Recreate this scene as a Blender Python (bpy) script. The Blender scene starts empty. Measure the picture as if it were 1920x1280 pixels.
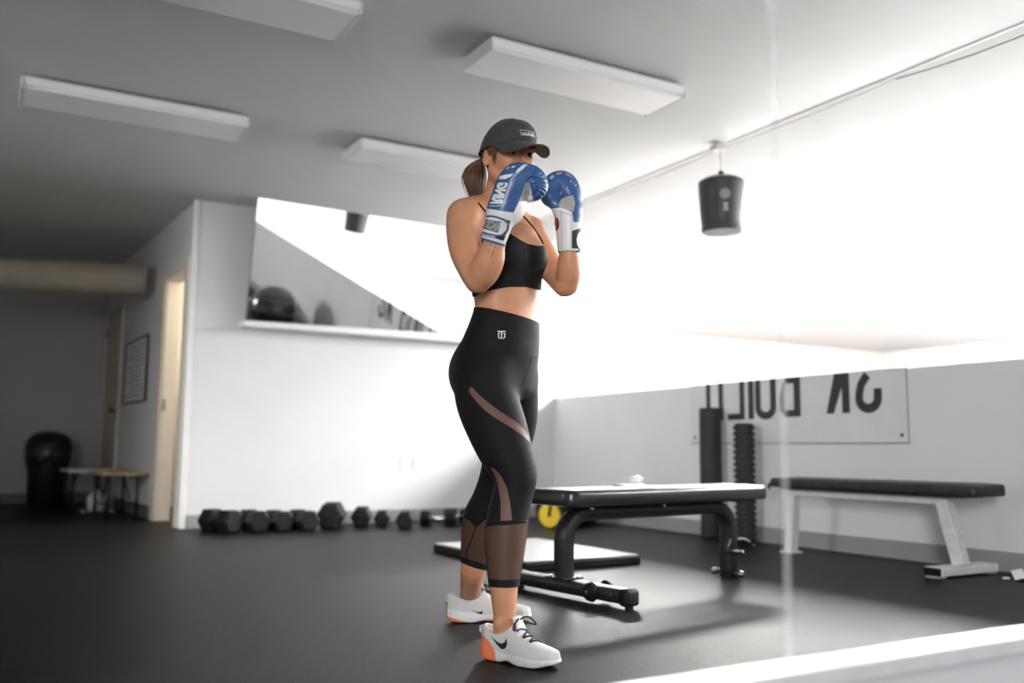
import bpy, bmesh, math, random
import numpy as np
from mathutils import Vector, Matrix
from mathutils.bvhtree import BVHTree

random.seed(7)
scene = bpy.context.scene
COL = scene.collection

# ------------------------------------------------------------------ camera
F_PX, CAM_H = 1723.7, 0.62
PITCH, ROLL, YAW = 0.11724, 0.0078, 0.5206
FW = Vector((math.sin(YAW) * math.cos(PITCH), math.cos(YAW) * math.cos(PITCH), math.sin(PITCH)))
RT = Vector((math.cos(YAW), -math.sin(YAW), 0.0))
UP = RT.cross(FW)
RT, UP = (RT * math.cos(ROLL) + UP * math.sin(ROLL)), (UP * math.cos(ROLL) - RT * math.sin(ROLL))
CAM = Vector((0, 0, CAM_H))
cd = bpy.data.cameras.new('camera')
cd.sensor_width = 36.0
cd.lens = F_PX / 1920 * 36.0
cd.dof.use_dof = True
cd.dof.focus_distance = 2.95
cd.dof.aperture_fstop = 1.5
cam = bpy.data.objects.new('camera', cd)
COL.objects.link(cam)
m3 = Matrix((RT, UP, -FW)).transposed()
cam.matrix_world = Matrix.Translation(CAM) @ m3.to_4x4()
scene.camera = cam

# ------------------------------------------------------------------ world, light, exposure
scene.view_settings.view_transform = 'Standard'
scene.view_settings.look = 'None'
scene.view_settings.gamma = 1.0
scene.view_settings.use_curve_mapping = False
scene.view_settings.exposure = 1.5
w = bpy.data.worlds.new('world')
scene.world = w
w.use_nodes = True
w.node_tree.nodes['Background'].inputs[0].default_value = (0.9, 0.95, 1.0, 1)
w.node_tree.nodes['Background'].inputs[1].default_value = 0.05
TROFFER_STRENGTH = 78.0
DOOR_LAMP_W = 26.0
def area(name, loc, target, sx, sy, watts, col=(1, 1, 1)):
    l = bpy.data.lights.new(name, 'AREA')
    l.shape = 'RECTANGLE'; l.size = sx; l.size_y = sy; l.energy = watts; l.color = col
    o = bpy.data.objects.new(name, l)
    COL.objects.link(o)
    o.location = loc
    o.rotation_euler = (Vector(target) - Vector(loc)).to_track_quat('-Z', 'Y').to_euler()
    return o
# added fill from behind the camera, then daylight by the unseen left window
area('unseen_left_light', (-2.33, -2.4, 1.55), (4.7, 3.0, 0.2), 2.2, 1.5, 52.0, (0.98, 0.99, 1.0)).data.spread = math.radians(100)
area('unseen_left_light', (-2.33, 5.0, 1.55), (4.2, 7.4, -0.1), 2.2, 1.5, 15.0, (0.98, 0.99, 1.0)).data.spread = math.radians(78)

# ------------------------------------------------------------------ materials
MATS = {}
def mat(name, col, rough=0.5, metal=0.0, spec=0.5, noise=None, bump=None, emit=None, sss=0.0, sheen=0.0, coat=0.0, rnoise=None, trans=None):
    if name in MATS: return MATS[name]
    m = bpy.data.materials.new(name); m.use_nodes = True
    nt = m.node_tree; N = nt.nodes; L = nt.links
    b = N['Principled BSDF']
    c = tuple(col) + (1,)
    b.inputs['Base Color'].default_value = c
    b.inputs['Roughness'].default_value = rough
    b.inputs['Metallic'].default_value = metal
    b.inputs['Specular IOR Level'].default_value = spec
    if sheen: b.inputs['Sheen Weight'].default_value = sheen
    if coat: b.inputs['Coat Weight'].default_value = coat; b.inputs['Coat Roughness'].default_value = 0.15
    if sss:
        b.inputs['Subsurface Weight'].default_value = sss
        b.inputs['Subsurface Radius'].default_value = (0.012, 0.005, 0.003)
        b.inputs['Subsurface Scale'].default_value = 0.5
    tc = N.new('ShaderNodeTexCoord')
    def nz(scale, detail=3):
        n = N.new('ShaderNodeTexNoise'); n.inputs['Scale'].default_value = scale; n.inputs['Detail'].default_value = detail
        L.new(tc.outputs['Object'], n.inputs['Vector']); return n
    if noise is None: noise = (14.0, 0.06)
    n = nz(noise[0]); r = N.new('ShaderNodeValToRGB')
    a = noise[1]
    r.color_ramp.elements[0].position = 0.3; r.color_ramp.elements[1].position = 0.7
    r.color_ramp.elements[0].color = tuple(max(0, x * (1 - a)) for x in col) + (1,)
    r.color_ramp.elements[1].color = tuple(min(1, x * (1 + a)) for x in col) + (1,)
    L.new(n.outputs['Fac'], r.inputs['Fac']); L.new(r.outputs['Color'], b.inputs['Base Color'])
    if bump:
        n2 = nz(bump[0], 4); bp = N.new('ShaderNodeBump'); bp.inputs['Strength'].default_value = bump[1]
        bp.inputs['Distance'].default_value = bump[2] if len(bump) > 2 else 0.002
        L.new(n2.outputs['Fac'], bp.inputs['Height']); L.new(bp.outputs['Normal'], b.inputs['Normal'])
    if rnoise:
        n3 = nz(rnoise[0]); mr = N.new('ShaderNodeMapRange')
        mr.inputs['To Min'].default_value = rnoise[1]; mr.inputs['To Max'].default_value = rnoise[2]
        L.new(n3.outputs['Fac'], mr.inputs['Value']); L.new(mr.outputs['Result'], b.inputs['Roughness'])
    if emit:
        b.inputs['Emission Color'].default_value = tuple(emit[0]) + (1,)
        b.inputs['Emission Strength'].default_value = emit[1]
    if trans is not None:
        t = N.new('ShaderNodeBsdfTransparent'); mx = N.new('ShaderNodeMixShader'); mx.inputs[0].default_value = trans
        L.new(b.outputs[0], mx.inputs[1]); L.new(t.outputs[0], mx.inputs[2])
        L.new(mx.outputs[0], N['Material Output'].inputs['Surface'])
    MATS[name] = m
    return m

M_WALL = mat('painted wall', (0.74, 0.74, 0.74), 0.55, noise=(1.2, 0.02), bump=(90, 0.08))
M_HALF = mat('half wall paint', (0.76, 0.76, 0.765), 0.5, noise=(1.5, 0.03), bump=(120, 0.1))
M_CEIL = mat('ceiling paint', (0.64, 0.64, 0.64), 0.6, noise=(1.0, 0.03), bump=(60, 0.1))
M_FARC = mat('bright room paint', (0.55, 0.55, 0.55), 0.6, noise=(0.5, 0.01))
M_PINK = mat('blush wall paint', (0.80, 0.70, 0.65), 0.6, noise=(0.5, 0.02))
M_BASE = mat('grey vinyl baseboard', (0.33, 0.325, 0.315), 0.45, noise=(5, 0.05))
M_HALLBASE = mat('charcoal baseboard', (0.16, 0.155, 0.15), 0.5)
M_FLOOR = mat('black rubber floor', (0.008, 0.008, 0.0084), 0.5, spec=0.11, noise=(260, 0.5), bump=(300, 0.5, 0.003), rnoise=(90, 0.37, 0.49))
M_WHITEP = mat('white enamel', (0.85, 0.85, 0.85), 0.4, noise=(6, 0.02))
M_LENS = mat('white acrylic lens', (0.92, 0.92, 0.92), 0.35, noise=(3, 0.01))
M_FIX = mat('fixture steel', (0.70, 0.70, 0.70), 0.4, noise=(3, 0.02))
M_TROF = mat('lit troffer panel', (0.9, 0.9, 0.9), 0.5, emit=((1, 0.985, 0.96), TROFFER_STRENGTH))
M_FRAMEW = mat('cream casing', (0.80, 0.74, 0.64), 0.5, noise=(5, 0.03))
M_DOOR = mat('beige door', (0.60, 0.53, 0.45), 0.5, noise=(4, 0.04))
M_BLACKMET = mat('black powder coat', (0.018, 0.018, 0.019), 0.32, spec=0.5, noise=(30, 0.1), bump=(300, 0.06))
M_VINYL = mat('black vinyl', (0.016, 0.016, 0.017), 0.26, spec=0.6, noise=(20, 0.15), bump=(35, 0.10, 0.004))
M_OLDVINYL = mat('worn black vinyl', (0.022, 0.022, 0.022), 0.5, noise=(18, 0.4), bump=(30, 0.35, 0.006))
M_STEEL = mat('bright steel', (0.78, 0.78, 0.78), 0.22, metal=1.0)
M_RUBBER = mat('dark rubber', (0.009, 0.009, 0.009), 0.55, spec=0.25, noise=(25, 0.2))
M_FOAM = mat('black foam', (0.026, 0.026, 0.027), 0.65, noise=(60, 0.3), bump=(150, 0.2))
M_MATTOP = mat('grey vinyl mat top', (0.42, 0.42, 0.42), 0.28, spec=0.6, noise=(8, 0.06), bump=(20, 0.08, 0.003))
M_YELLOW = mat('yellow end cap', (1.0, 0.66, 0.03), 0.5, noise=(40, 0.12))
M_BANNER = mat('grey banner vinyl', (0.72, 0.72, 0.725), 0.5, noise=(6, 0.03))
M_INK = mat('black ink', (0.030, 0.030, 0.032), 0.5, noise=(20, 0.1))
M_CHIP = mat('chipped white paint', (0.78, 0.78, 0.77), 0.5, noise=(22, 0.08), bump=(60, 0.2))
M_BAG = mat('charcoal leather', (0.034, 0.035, 0.037), 0.45, noise=(9, 0.2), bump=(80, 0.15))
M_GREYPRINT = mat('grey print', (0.22, 0.22, 0.22), 0.6)
M_DUCT = mat('beige duct', (0.36, 0.325, 0.28), 0.5, noise=(6, 0.06))
M_BIN = mat('black bin plastic', (0.012, 0.012, 0.012), 0.35)
M_BINBAG = mat('black bin liner', (0.015, 0.015, 0.016), 0.22, bump=(25, 0.6, 0.01))
M_PAPER = mat('white paper', (0.80, 0.80, 0.80), 0.7)
M_TISSUE = mat('white tissue', (0.88, 0.88, 0.88), 0.8)
M_CORAL = mat('coral fabric', (0.85, 0.25, 0.22), 0.6)
M_TAN = mat('tan wood', (0.46, 0.36, 0.20), 0.55, noise=(8, 0.2))
M_WIRE = mat('dark wire', (0.07, 0.055, 0.05), 0.6)
M_WIREL = mat('pale cable', (0.55, 0.50, 0.46), 0.6)
M_OUTLET = mat('outlet plastic', (0.78, 0.78, 0.78), 0.35)
M_TRIMMET = mat('aluminium channel', (0.82, 0.82, 0.83), 0.3, metal=0.35)
M_PLY = mat('white low wall', (0.56, 0.57, 0.59), 0.5, noise=(2, 0.03))
M_MIRROR = mat('mirror silver', (0.92, 0.93, 0.93), 0.0, metal=1.0, noise=(1, 0.0))
MATS['mirror silver'].node_tree.nodes['Principled BSDF'].inputs['Roughness'].default_value = 0.01

# ------------------------------------------------------------------ mesh helpers
def root_loc(o):
    v = Vector((0, 0, 0))
    while o is not None:
        v = v + o.location; o = o.parent
    return v
def link_mesh(name, verts, faces, material, parent=None, smooth=False, world=True, mats=None, midx=None):
    me = bpy.data.meshes.new(name)
    if parent is not None and world:
        off = root_loc(parent)
        verts = [(v[0] - off.x, v[1] - off.y, v[2] - off.z) for v in verts]
    me.from_pydata([tuple(map(float, v)) for v in verts], [], [tuple(int(i) for i in f) for f in faces])
    if mats:
        for mm in mats: me.materials.append(mm)
        me.polygons.foreach_set('material_index', midx)
    else:
        me.materials.append(material)
    if smooth: me.polygons.foreach_set('use_smooth', [True] * len(me.polygons))
    me.update()
    o = bpy.data.objects.new(name, me)
    COL.objects.link(o)
    if parent is not None: o.parent = parent
    return o
def sharp(o, deg=35):
    me = o.data
    me.polygons.foreach_set('use_smooth', [True] * len(me.polygons))
    try: me.set_sharp_from_angle(angle=math.radians(deg))
    except Exception: pass
    return o
def tag(o, label=None, cat=None, group=None, kind=None):
    if label: o['label'] = label
    if cat: o['category'] = cat
    if group: o['group'] = group
    if kind: o['kind'] = kind
    return o
def thing(name, label, cat, loc=(0, 0, 0), group=None):
    o = bpy.data.objects.new(name, None)
    COL.objects.link(o)
    o.location = loc; o.empty_display_size = 0.1
    return tag(o, label, cat, group)
class MB:
    def __init__(s): s.v = []; s.f = []
    def add(s, verts, faces):
        n = len(s.v); s.v += [tuple(x) for x in verts]; s.f += [tuple(i + n for i in f) for f in faces]; return s
    def box(s, a, b, bev=0.0, seg=2, mtx=None):
        bm = bmesh.new(); bmesh.ops.create_cube(bm, size=1.0)
        c = [(a[i] + b[i]) / 2 for i in range(3)]; d = [abs(b[i] - a[i]) for i in range(3)]
        for v in bm.verts: v.co = Vector((v.co.x * d[0], v.co.y * d[1], v.co.z * d[2]))
        if bev: bmesh.ops.bevel(bm, geom=list(bm.edges), offset=bev, segments=seg, profile=0.5, affect='EDGES')
        for v in bm.verts:
            v.co += Vector(c)
            if mtx is not None: v.co = mtx @ v.co
        return s._bm(bm)
    def _bm(s, bm):
        bm.verts.index_update()
        s.add([v.co[:] for v in bm.verts], [[v.index for v in f.verts] for f in bm.faces]); bm.free(); return s
    def tube(s, pts, r, n=10, cap=True, flat=None):
        pts = [Vector(p) for p in pts]; rs = r if isinstance(r, (list, tuple)) else [r] * len(pts)
        rings = []; prev = None
        for i, p in enumerate(pts):
            t = (pts[min(i + 1, len(pts) - 1)] - pts[max(i - 1, 0)]).normalized()
            if prev is None:
                x = t.orthogonal().normalized() if flat is None else (flat - t * flat.dot(t)).normalized()
            else: x = (prev - t * prev.dot(t)).normalized()
            y = t.cross(x); prev = x
            rr = rs[i]
            ra, rb = rr if isinstance(rr, (tuple, list)) else (rr, rr)
            rings.append([p + x * (ra * math.cos(2 * math.pi * k / n)) + y * (rb * math.sin(2 * math.pi * k / n)) for k in range(n)])
        return s.loft(rings, cap)
    def loft(s, rings, cap=True, closed=True):
        n = len(rings[0]); vs = [p for r in rings for p in r]; fs = []
        for i in range(len(rings) - 1):
            for k in range(n if closed else n - 1):
                k2 = (k + 1) % n
                fs.append((i * n + k, i * n + k2, (i + 1) * n + k2, (i + 1) * n + k))
        if cap:
            fs.append(tuple(range(n - 1, -1, -1))); fs.append(tuple((len(rings) - 1) * n + k for k in range(n)))
        return s.add(vs, fs)
    def recttube(s, pts, hx, hy, side, bev=0.008):
        # swept rounded rectangle; side = constant sideways axis
        side = Vector(side).normalized(); pts = [Vector(p) for p in pts]; rings = []
        cs = []
        for sx, sy, a0 in ((1, 1, 0), (-1, 1, 90), (-1, -1, 180), (1, -1, 270)):
            for da in (0, 45, 90):
                a = math.radians(a0 + da); cs.append((sx * (hx - bev) + bev * math.cos(a), sy * (hy - bev) + bev * math.sin(a)))
        for i, p in enumerate(pts):
            t = (pts[min(i + 1, len(pts) - 1)] - pts[max(i - 1, 0)]).normalized()
            y = t.cross(side).normalized()
            rings.append([p + side * a + y * b for a, b in cs])
        return s.loft(rings)
    def lathe(s, c, prof, n=32, axis='Z', cap=True):
        c = Vector(c); rings = []
        for r, h in prof:
            ring = []
            for k in range(n):
                a = 2 * math.pi * k / n
                q = (r * math.cos(a), r * math.sin(a), h)
                if axis == 'X': q = (h, q[0], q[1])
                if axis == 'Y': q = (q[1], h, q[0])
                ring.append(c + Vector(q))
            rings.append(ring)
        return s.loft(rings, cap)
    def prism(s, poly, a, b, fn):
        # poly 2D -> fn(x,y,h)
        n = len(poly)
        vs = [fn(x, y, a) for x, y in poly] + [fn(x, y, b) for x, y in poly]
        fs = [tuple(range(n - 1, -1, -1)), tuple(range(n, 2 * n))] + [(k, (k + 1) % n, n + (k + 1) % n, n + k) for k in range(n)]
        return s.add(vs, fs)
    def build(s, name, material, parent=None, smooth=False, world=True, deg=None):
        o = link_mesh(name, s.v, s.f, material, parent, smooth, world)
        bm = bmesh.new(); bm.from_mesh(o.data); bmesh.ops.recalc_face_normals(bm, faces=list(bm.faces)); bm.to_mesh(o.data); bm.free()
        if deg: sharp(o, deg)
        return o
def struct(name, mb, material, parent=None):
    o = mb.build(name, material, parent)
    if parent is None: tag(o, kind='structure')
    return o
def copy_tree(o, parent=None):
    c = o.copy(); COL.objects.link(c); c.parent = parent
    for ch in [x for x in o.children]: copy_tree(ch, c)
    return c

# ------------------------------------------------------------------ the room
YB, XH, HH, ZC, YF = 7.45, 4.75, 1.12, 2.58, 11.4       # back wall, half wall, its height, ceiling, far hall wall
X0, Y0, XR, YR, ZF = -2.4, -4.2, 15.9, 12.4, 2.64         # outer bounds; the bright room beyond
XE = 4.02                                                 # edge of the low ceiling
struct('floor', MB().box((X0, Y0, -0.1), (XH + 0.12, YF + 0.1, 0)), M_FLOOR)
struct('ceiling', MB().box((X0, Y0, ZC), (XE, YF + 0.1, ZC + 0.14)), M_CEIL)
struct('wall_back', MB().box((1.37, YB, 0), (XH, YB + 0.12, ZC + 0.3)), M_WALL)
hx1 = 1.17                                                # the hall wall runs slightly askew
def hall(y): return 1.37 + (hx1 - 1.37) * (y - YB) / (YF - YB)
D1A, D1B, D1H = 7.66, 8.36, 2.05                          # open doorway
D2A, D2B, D2H = 10.40, 11.30, 2.12                        # closed door
mb = MB()
def hallseg(mb, ya, yb, za, zb, t=0.11):
    v = [(hall(ya), ya, za), (hall(yb), yb, za), (hall(yb) + t, yb, za), (hall(ya) + t, ya, za)]
    v += [(x, y, zb) for x, y, _ in v]
    return mb.add(v, [(0, 3, 2, 1), (4, 5, 6, 7), (0, 1, 5, 4), (1, 2, 6, 5), (2, 3, 7, 6), (3, 0, 4, 7)])
hallseg(mb, YB + 0.001, D1A, 0, ZC); hallseg(mb, D1A, D1B, D1H, ZC); hallseg(mb, D1B, D2A, 0, ZC)
hallseg(mb, D2A, D2B, D2H, ZC); hallseg(mb, D2B, YF, 0, ZC)
struct('wall_hall', mb, M_WALL)
struct('wall_far', MB().box((X0, YF, 0), (hx1 + 0.11, YF + 0.1, ZC)), mat('grey wall paint', (0.55, 0.55, 0.55), 0.55, noise=(1.2, 0.03)))
struct('wall_left', MB().box((X0 - 0.1, Y0, 0), (X0, YF + 0.1, ZC)), M_WALL)
for nm, yc, lab in (('added_window', -2.4, 'added window frame at the fill light behind the camera'), ('window_2', 5.0, 'wide window in the left wall beside the camera')):  # the frame behind the camera is added to go with the fill light
    wn = thing(nm, lab, 'window', (X0, yc, 0.75)); wn['kind'] = 'structure'
    for a, b in (((-1.28, 0.72), (1.28, 0.80)), ((-1.28, 2.30), (1.28, 2.38)), ((-1.28, 0.80), (-1.20, 2.30)), ((1.20, 0.80), (1.28, 2.30))):
        MB().box((X0 + 0.001, a[0] + yc, a[1]), (X0 + 0.05, b[0] + yc, b[1]), 0.004).build('frame_bar', M_WHITEP, wn)
struct('wall_front', MB().box((X0, Y0 - 0.1, 0), (XH, Y0, ZC)), M_WALL)
struct('wall_right', MB().box((XH, Y0, 0), (XH + 0.12, YB, HH)), M_HALF)
struct('baseboard_right', MB().box((XH - 0.012, Y0, 0), (XH, YB, 0.105), 0.004).box((XH - 0.022, Y0, 0), (XH - 0.012, YB, 0.014)), M_BASE)
struct('baseboard_back', MB().box((1.40, YB - 0.012, 0), (XH - 0.012, YB, 0.105), 0.004).box((1.40, YB - 0.022, 0), (XH - 0.022, YB - 0.012, 0.014)), M_BASE)
struct('baseboard_far', MB().box((X0, YF - 0.015, 0), (hx1, YF, 0.11), 0.004), M_HALLBASE)
mb = MB(); hallseg(mb, D1B + 0.14, D2A - 0.09, 0, 0.11, -0.014); struct('baseboard_hall', mb, M_HALLBASE)
struct('trim_1', MB().box((1.345, YB - 0.014, 0), (1.395, YB + 0.0, ZC - 0.002), 0.004), M_WHITEP)      # corner bead
# the bright room beyond the half wall
struct('floor_beyond', MB().box((XH + 0.12, Y0, -0.1), (XR, YR, 0)), mat('pale floor', (0.45, 0.45, 0.45), 0.5))
struct('ceiling_beyond', MB().box((XE, Y0, ZF), (XR, YR, ZF + 0.1)), mat('glare darkened ceiling', (0.26, 0.26, 0.26), 0.6, noise=(0.5, 0.01)))  # white ceiling, its colour darkened to hold back the glare
struct('wall_far_room', MB().box((XH, YR, 0), (XR + 0.1, YR + 0.1, ZF)), M_PINK)
struct('wall_right_room', MB().box((XR, Y0, 0), (XR + 0.1, YR, ZF)), mat('white room paint', (0.82, 0.82, 0.82), 0.6))
struct('wall_front_room', MB().box((XH, Y0 - 0.1, 0), (XR, Y0, ZF)), M_FARC)
struct('wall_left_room', MB().box((XH, YB + 0.12, 0), (XH + 0.12, YR, ZF)), M_FARC)
# ceiling edge strip with its cable
struct('trim_2', MB().box((XE - 0.012, Y0, ZC - 0.006), (XE + 0.008, YB, ZC + 0.02), 0.002), M_CEIL)
# low wall under the glass at the camera's side, its channel and the joint of the panes
struct('wall_low_front', MB().box((-1.0, 1.0, 0), (XH - 0.02, 1.06, 0.272)), M_PLY)
struct('trim_3', MB().box((-1.0, 0.992, 0.272), (XH - 0.02, 1.062, 0.302), 0.004), M_TRIMMET)
struct('trim_4', MB().box((1.078, 1.034, 0.302), (1.0905, 1.042, 2.5), 0.002), mat('clear joint strip', (0.85, 0.85, 0.85), 0.15, trans=0.86))

# doorway with casing, and the lit closet behind it
def hp(y, off=0.0): return hall(y) + off
d1 = thing('door_1', 'open doorway with cream casing and warm light inside', 'door', (hall(8), 8.0, 0)); d1['kind'] = 'structure'
for ya, yb, za, zb in ((D1A - 0.09, D1A, 0, D1H + 0.09), (D1B, D1B + 0.16, 0, D1H + 0.09)):
    mb = MB(); hallseg(mb, ya, yb, za, zb, -0.02); mb.build('side_casing', M_FRAMEW, d1)
mb = MB(); hallseg(mb, D1A, D1B, D1H, D1H + 0.09, -0.02); mb.build('head_casing', M_FRAMEW, d1)
mb = MB(); hallseg(mb, D1B - 0.02, D1B, 0, D1H, 0.11); mb.build('jamb', M_FRAMEW, d1)
mb = MB(); hallseg(mb, D1A, D1A + 0.02, 0, D1H, 0.11); mb.build('jamb', M_FRAMEW, d1)
mb = MB(); mb.box((hall(D1A) + 0.115, D1A + 0.022, 0.01), (hall(D1A) + 0.80, D1A + 0.062, D1H - 0.02), 0.003)
leaf = mb.build('door_leaf', M_FRAMEW, d1)
MB().lathe((hall(D1A) + 0.72, D1A + 0.095, 0.98), [(0.008, 0.02), (0.012, 0.012), (0.026, 0.0), (0.03, -0.012), (0.022, -0.026), (0.004, -0.03)], 16, 'Y').build('door_knob', M_TAN, leaf, True)
mb = MB(); hallseg(mb, D1B - 0.027, D1B - 0.02, 0.93, 1.03, 0.03); mb.build('strike_plate', M_TAN, d1)
struct('wall_closet_back', MB().box((3.1, YB + 0.12, 0), (3.2, 10.4, ZC)), M_FRAMEW)
struct('wall_closet_side', MB().box((1.5, 10.3, 0), (3.1, 10.4, ZC)), M_FRAMEW)
struct('ceiling_closet', MB().box((1.37, YB + 0.12, ZC), (3.2, 10.4, ZC + 0.1)), M_CEIL) if False else None
cl = bpy.data.lights.new('closet_bulb', 'POINT'); cl.energy = DOOR_LAMP_W; cl.color = (1.0, 0.90, 0.74); cl.shadow_soft_size = 0.12
clo = bpy.data.objects.new('closet_bulb', cl); COL.objects.link(clo); clo.location = (2.35, 8.3, 2.3)
# closed door in the hall wall
d2 = thing('door_2', 'closed beige door at the end of the dark hall', 'door', (hall(10.8), 10.8, 0)); d2['kind'] = 'structure'
mb = MB(); hallseg(mb, D2A + 0.002, D2B - 0.002, 0.01, D2H, 0.05); mb.build('door_leaf', M_DOOR, d2)
for ya, yb in ((D2A - 0.07, D2A), (D2B, D2B + 0.07)):
    mb = MB(); hallseg(mb, ya, yb, 0, D2H + 0.07, -0.018); mb.build('side_casing', M_WALL, d2)
mb = MB(); hallseg(mb, D2A, D2B, D2H, D2H + 0.07, -0.018); mb.build('head_casing', M_WALL, d2)
MB().lathe((hall(D2A) - 0.0, D2A + 0.09, 1.0), [(0.026, 0.0), (0.026, -0.01), (0.011, -0.014), (0.011, -0.04), (0.028, -0.05), (0.03, -0.065), (0.016, -0.078), (0.002, -0.08)], 16, 'X').build('door_knob', M_BLACKMET, d2, True)
for z in (0.3, 1.85):
    mb = MB(); hallseg(mb, D2B - 0.03, D2B - 0.002, z, z + 0.1, -0.012); mb.build('hinge', M_BLACKMET, d2)
# ------------------------------------------------------------------ ceiling fixtures
def fixture(x0, y0, label):
    x1, y1, zb = x0 + 1.19, y0 + 0.345, 2.50
    t = thing('ceiling_light', label, 'light fixture', ((x0 + x1) / 2, (y0 + y1) / 2, ZC), 'strip light fixtures on the low ceiling')
    MB().box((x0 + 0.03, y0 + 0.055, zb + 0.035), (x1 - 0.03, y1 - 0.055, ZC - 0.001), 0.004).build('housing', M_FIX, t)
    # wrap lens: shallow trapezoid section swept along x
    prof = [(y0, zb + 0.052), (y0 + 0.004, zb + 0.018), (y0 + 0.022, zb), (y1 - 0.022, zb), (y1 - 0.004, zb + 0.018), (y1, zb + 0.052)]
    MB().loft([[(x, y, z) for y, z in prof] for x in (x0 + 0.012, x1 - 0.012)]).build('lens', M_LENS, t)
    for xa, xb in ((x0, x0 + 0.012), (x1 - 0.012, x1)):
        MB().box((xa, y0 - 0.003, zb - 0.003), (xb, y1 + 0.003, zb + 0.056), 0.002).build('end_cap', M_FIX, t)
    for y in (y0 + 0.012, y1 - 0.012):
        MB().box((x0 + 0.012, y - 0.011, zb + 0.053), (x1 - 0.012, y + 0.011, zb + 0.062), 0.002).build('side_rail', M_FIX, t)
fixture(1.965, 3.645, 'unlit strip light above the boxer, the brightest one')
fixture(1.945, 5.315, 'unlit strip light partly hidden behind the boxer\'s ponytail and cap')
fixture(0.06, 5.315, 'unlit strip light at the left edge of the photo')
fixture(0.13, 3.635, 'unlit strip light cut off by the top edge of the photo')

def troffer(x, y, label, sx=1.30, sy=0.72):
    t = thing('ceiling_troffer', label, 'ceiling light', (x, y, ZF), 'lit troffers in the bright room')
    for a, b in (((x - sx / 2, y - sy / 2), (x + sx / 2, y - sy / 2 + 0.03)), ((x - sx / 2, y + sy / 2 - 0.03), (x + sx / 2, y + sy / 2)),
                 ((x - sx / 2, y - sy / 2 + 0.03), (x - sx / 2 + 0.03, y + sy / 2 - 0.03)), ((x + sx / 2 - 0.03, y - sy / 2 + 0.03), (x + sx / 2, y + sy / 2 - 0.03))):
        MB().box((a[0], a[1], ZF - 0.02), (b[0], b[1], ZF - 0.001), 0.003).build('frame_rail', M_WHITEP, t)
    MB().box((x - sx / 2 + 0.03, y - sy / 2 + 0.03, ZF - 0.012), (x + sx / 2 - 0.03, y + sy / 2 - 0.03, ZF - 0.001)).build('panel', M_TROF, t)
troffer(7.22, 4.95, 'lit ceiling troffer nearest the hanging bag, beyond the half wall')
troffer(10.35, 7.55, 'smaller looking lit ceiling troffer, lower and farther of the two')
troffer(7.22, 7.5, 'lit ceiling troffer lost in the glare right of the far glove')
troffer(7.22, 10.05, 'lit ceiling troffer lost in the glare beside the elbow of the boxer')
troffer(13.5, 4.95, 'added unseen troffer brightening the far right wall of the bright room')  # added out of view to brighten the far walls and ceiling
troffer(13.5, 7.55, 'added unseen troffer brightening the far right corner of the bright room')  # second added panel, unseen, for more bounce in the far corner
troffer(7.22, 2.4, 'lit ceiling troffer beyond the half wall, just outside the frame at right')
troffer(7.22, -0.2, 'lit ceiling troffer beyond the half wall, level with the camera')
troffer(10.35, 2.4, 'lit ceiling troffer deep in the bright room, outside the frame at right')

# cable along the ceiling edge
c = MB(); pts = []
for i in range(41):
    y = -1.0 + (YB + 1.0) * i / 40
    ph = (y - 3.02) / 1.25; ph -= math.floor(ph)
    pts.append((XE + 0.012, y, ZC - 0.016 - 0.03 * 4 * ph * (1 - ph) * (1.2 if y < 3.02 else 0.35)))
tag(MB().tube([p for p in pts if p[1] < 3.1], 0.003, 6).build('ceiling_cable', M_WIRE, None, True), 'thin dark cable sagging along the ceiling edge at upper right', 'cable')
tag(MB().tube([p for p in pts if p[1] > 2.9], 0.003, 6).build('ceiling_cable', M_WIREL, None, True), 'thin pale cable along the ceiling edge by the hanging bag', 'cable')

# ------------------------------------------------------------------ hanging bag
bx, by = 3.97, 4.27
t = thing('hanging_bag', 'charcoal uppercut punching bag hanging from the ceiling edge', 'punching bag', (bx, by, 2.56))
MB().lathe((bx, by, 0), [(0.10, 1.995), (0.124, 1.992), (0.130, 2.0), (0.131, 2.012), (0.127, 2.022), (0.130, 2.06), (0.137, 2.16), (0.142, 2.27), (0.143, 2.305), (0.140, 2.318)], 40).build('body', M_BAG, t, True, deg=40)
MB().lathe((bx, by, 0), [(0.1405, 2.316), (0.12, 2.332), (0.08, 2.348), (0.03, 2.360), (0.016, 2.364)], 40).build('top_cover', mat('grey leather', (0.20, 0.20, 0.205), 0.4), t, True)
MB().lathe((bx, by, 0), [(0.11, 1.990), (0.121, 1.9915), (0.123, 1.996)], 40).build('base_disc', mat('pale canvas', (0.22, 0.22, 0.225), 0.8), t)
MB().lathe((bx, by, 0), [(0.004, 2.362), (0.014, 2.366), (0.018, 2.376), (0.013, 2.388), (0.004, 2.392)], 16).build('swivel_knob', M_RUBBER, t, True)
MB().tube([(bx, by, 2.388), (bx, by, 2.53)], 0.0035, 8).build('strap', M_WIREL, t, True)
MB().box((bx - 0.035, by - 0.012, 2.53), (bx + 0.035, by + 0.06, 2.566), 0.004).build('ceiling_bracket', M_WIREL, t)
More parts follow.
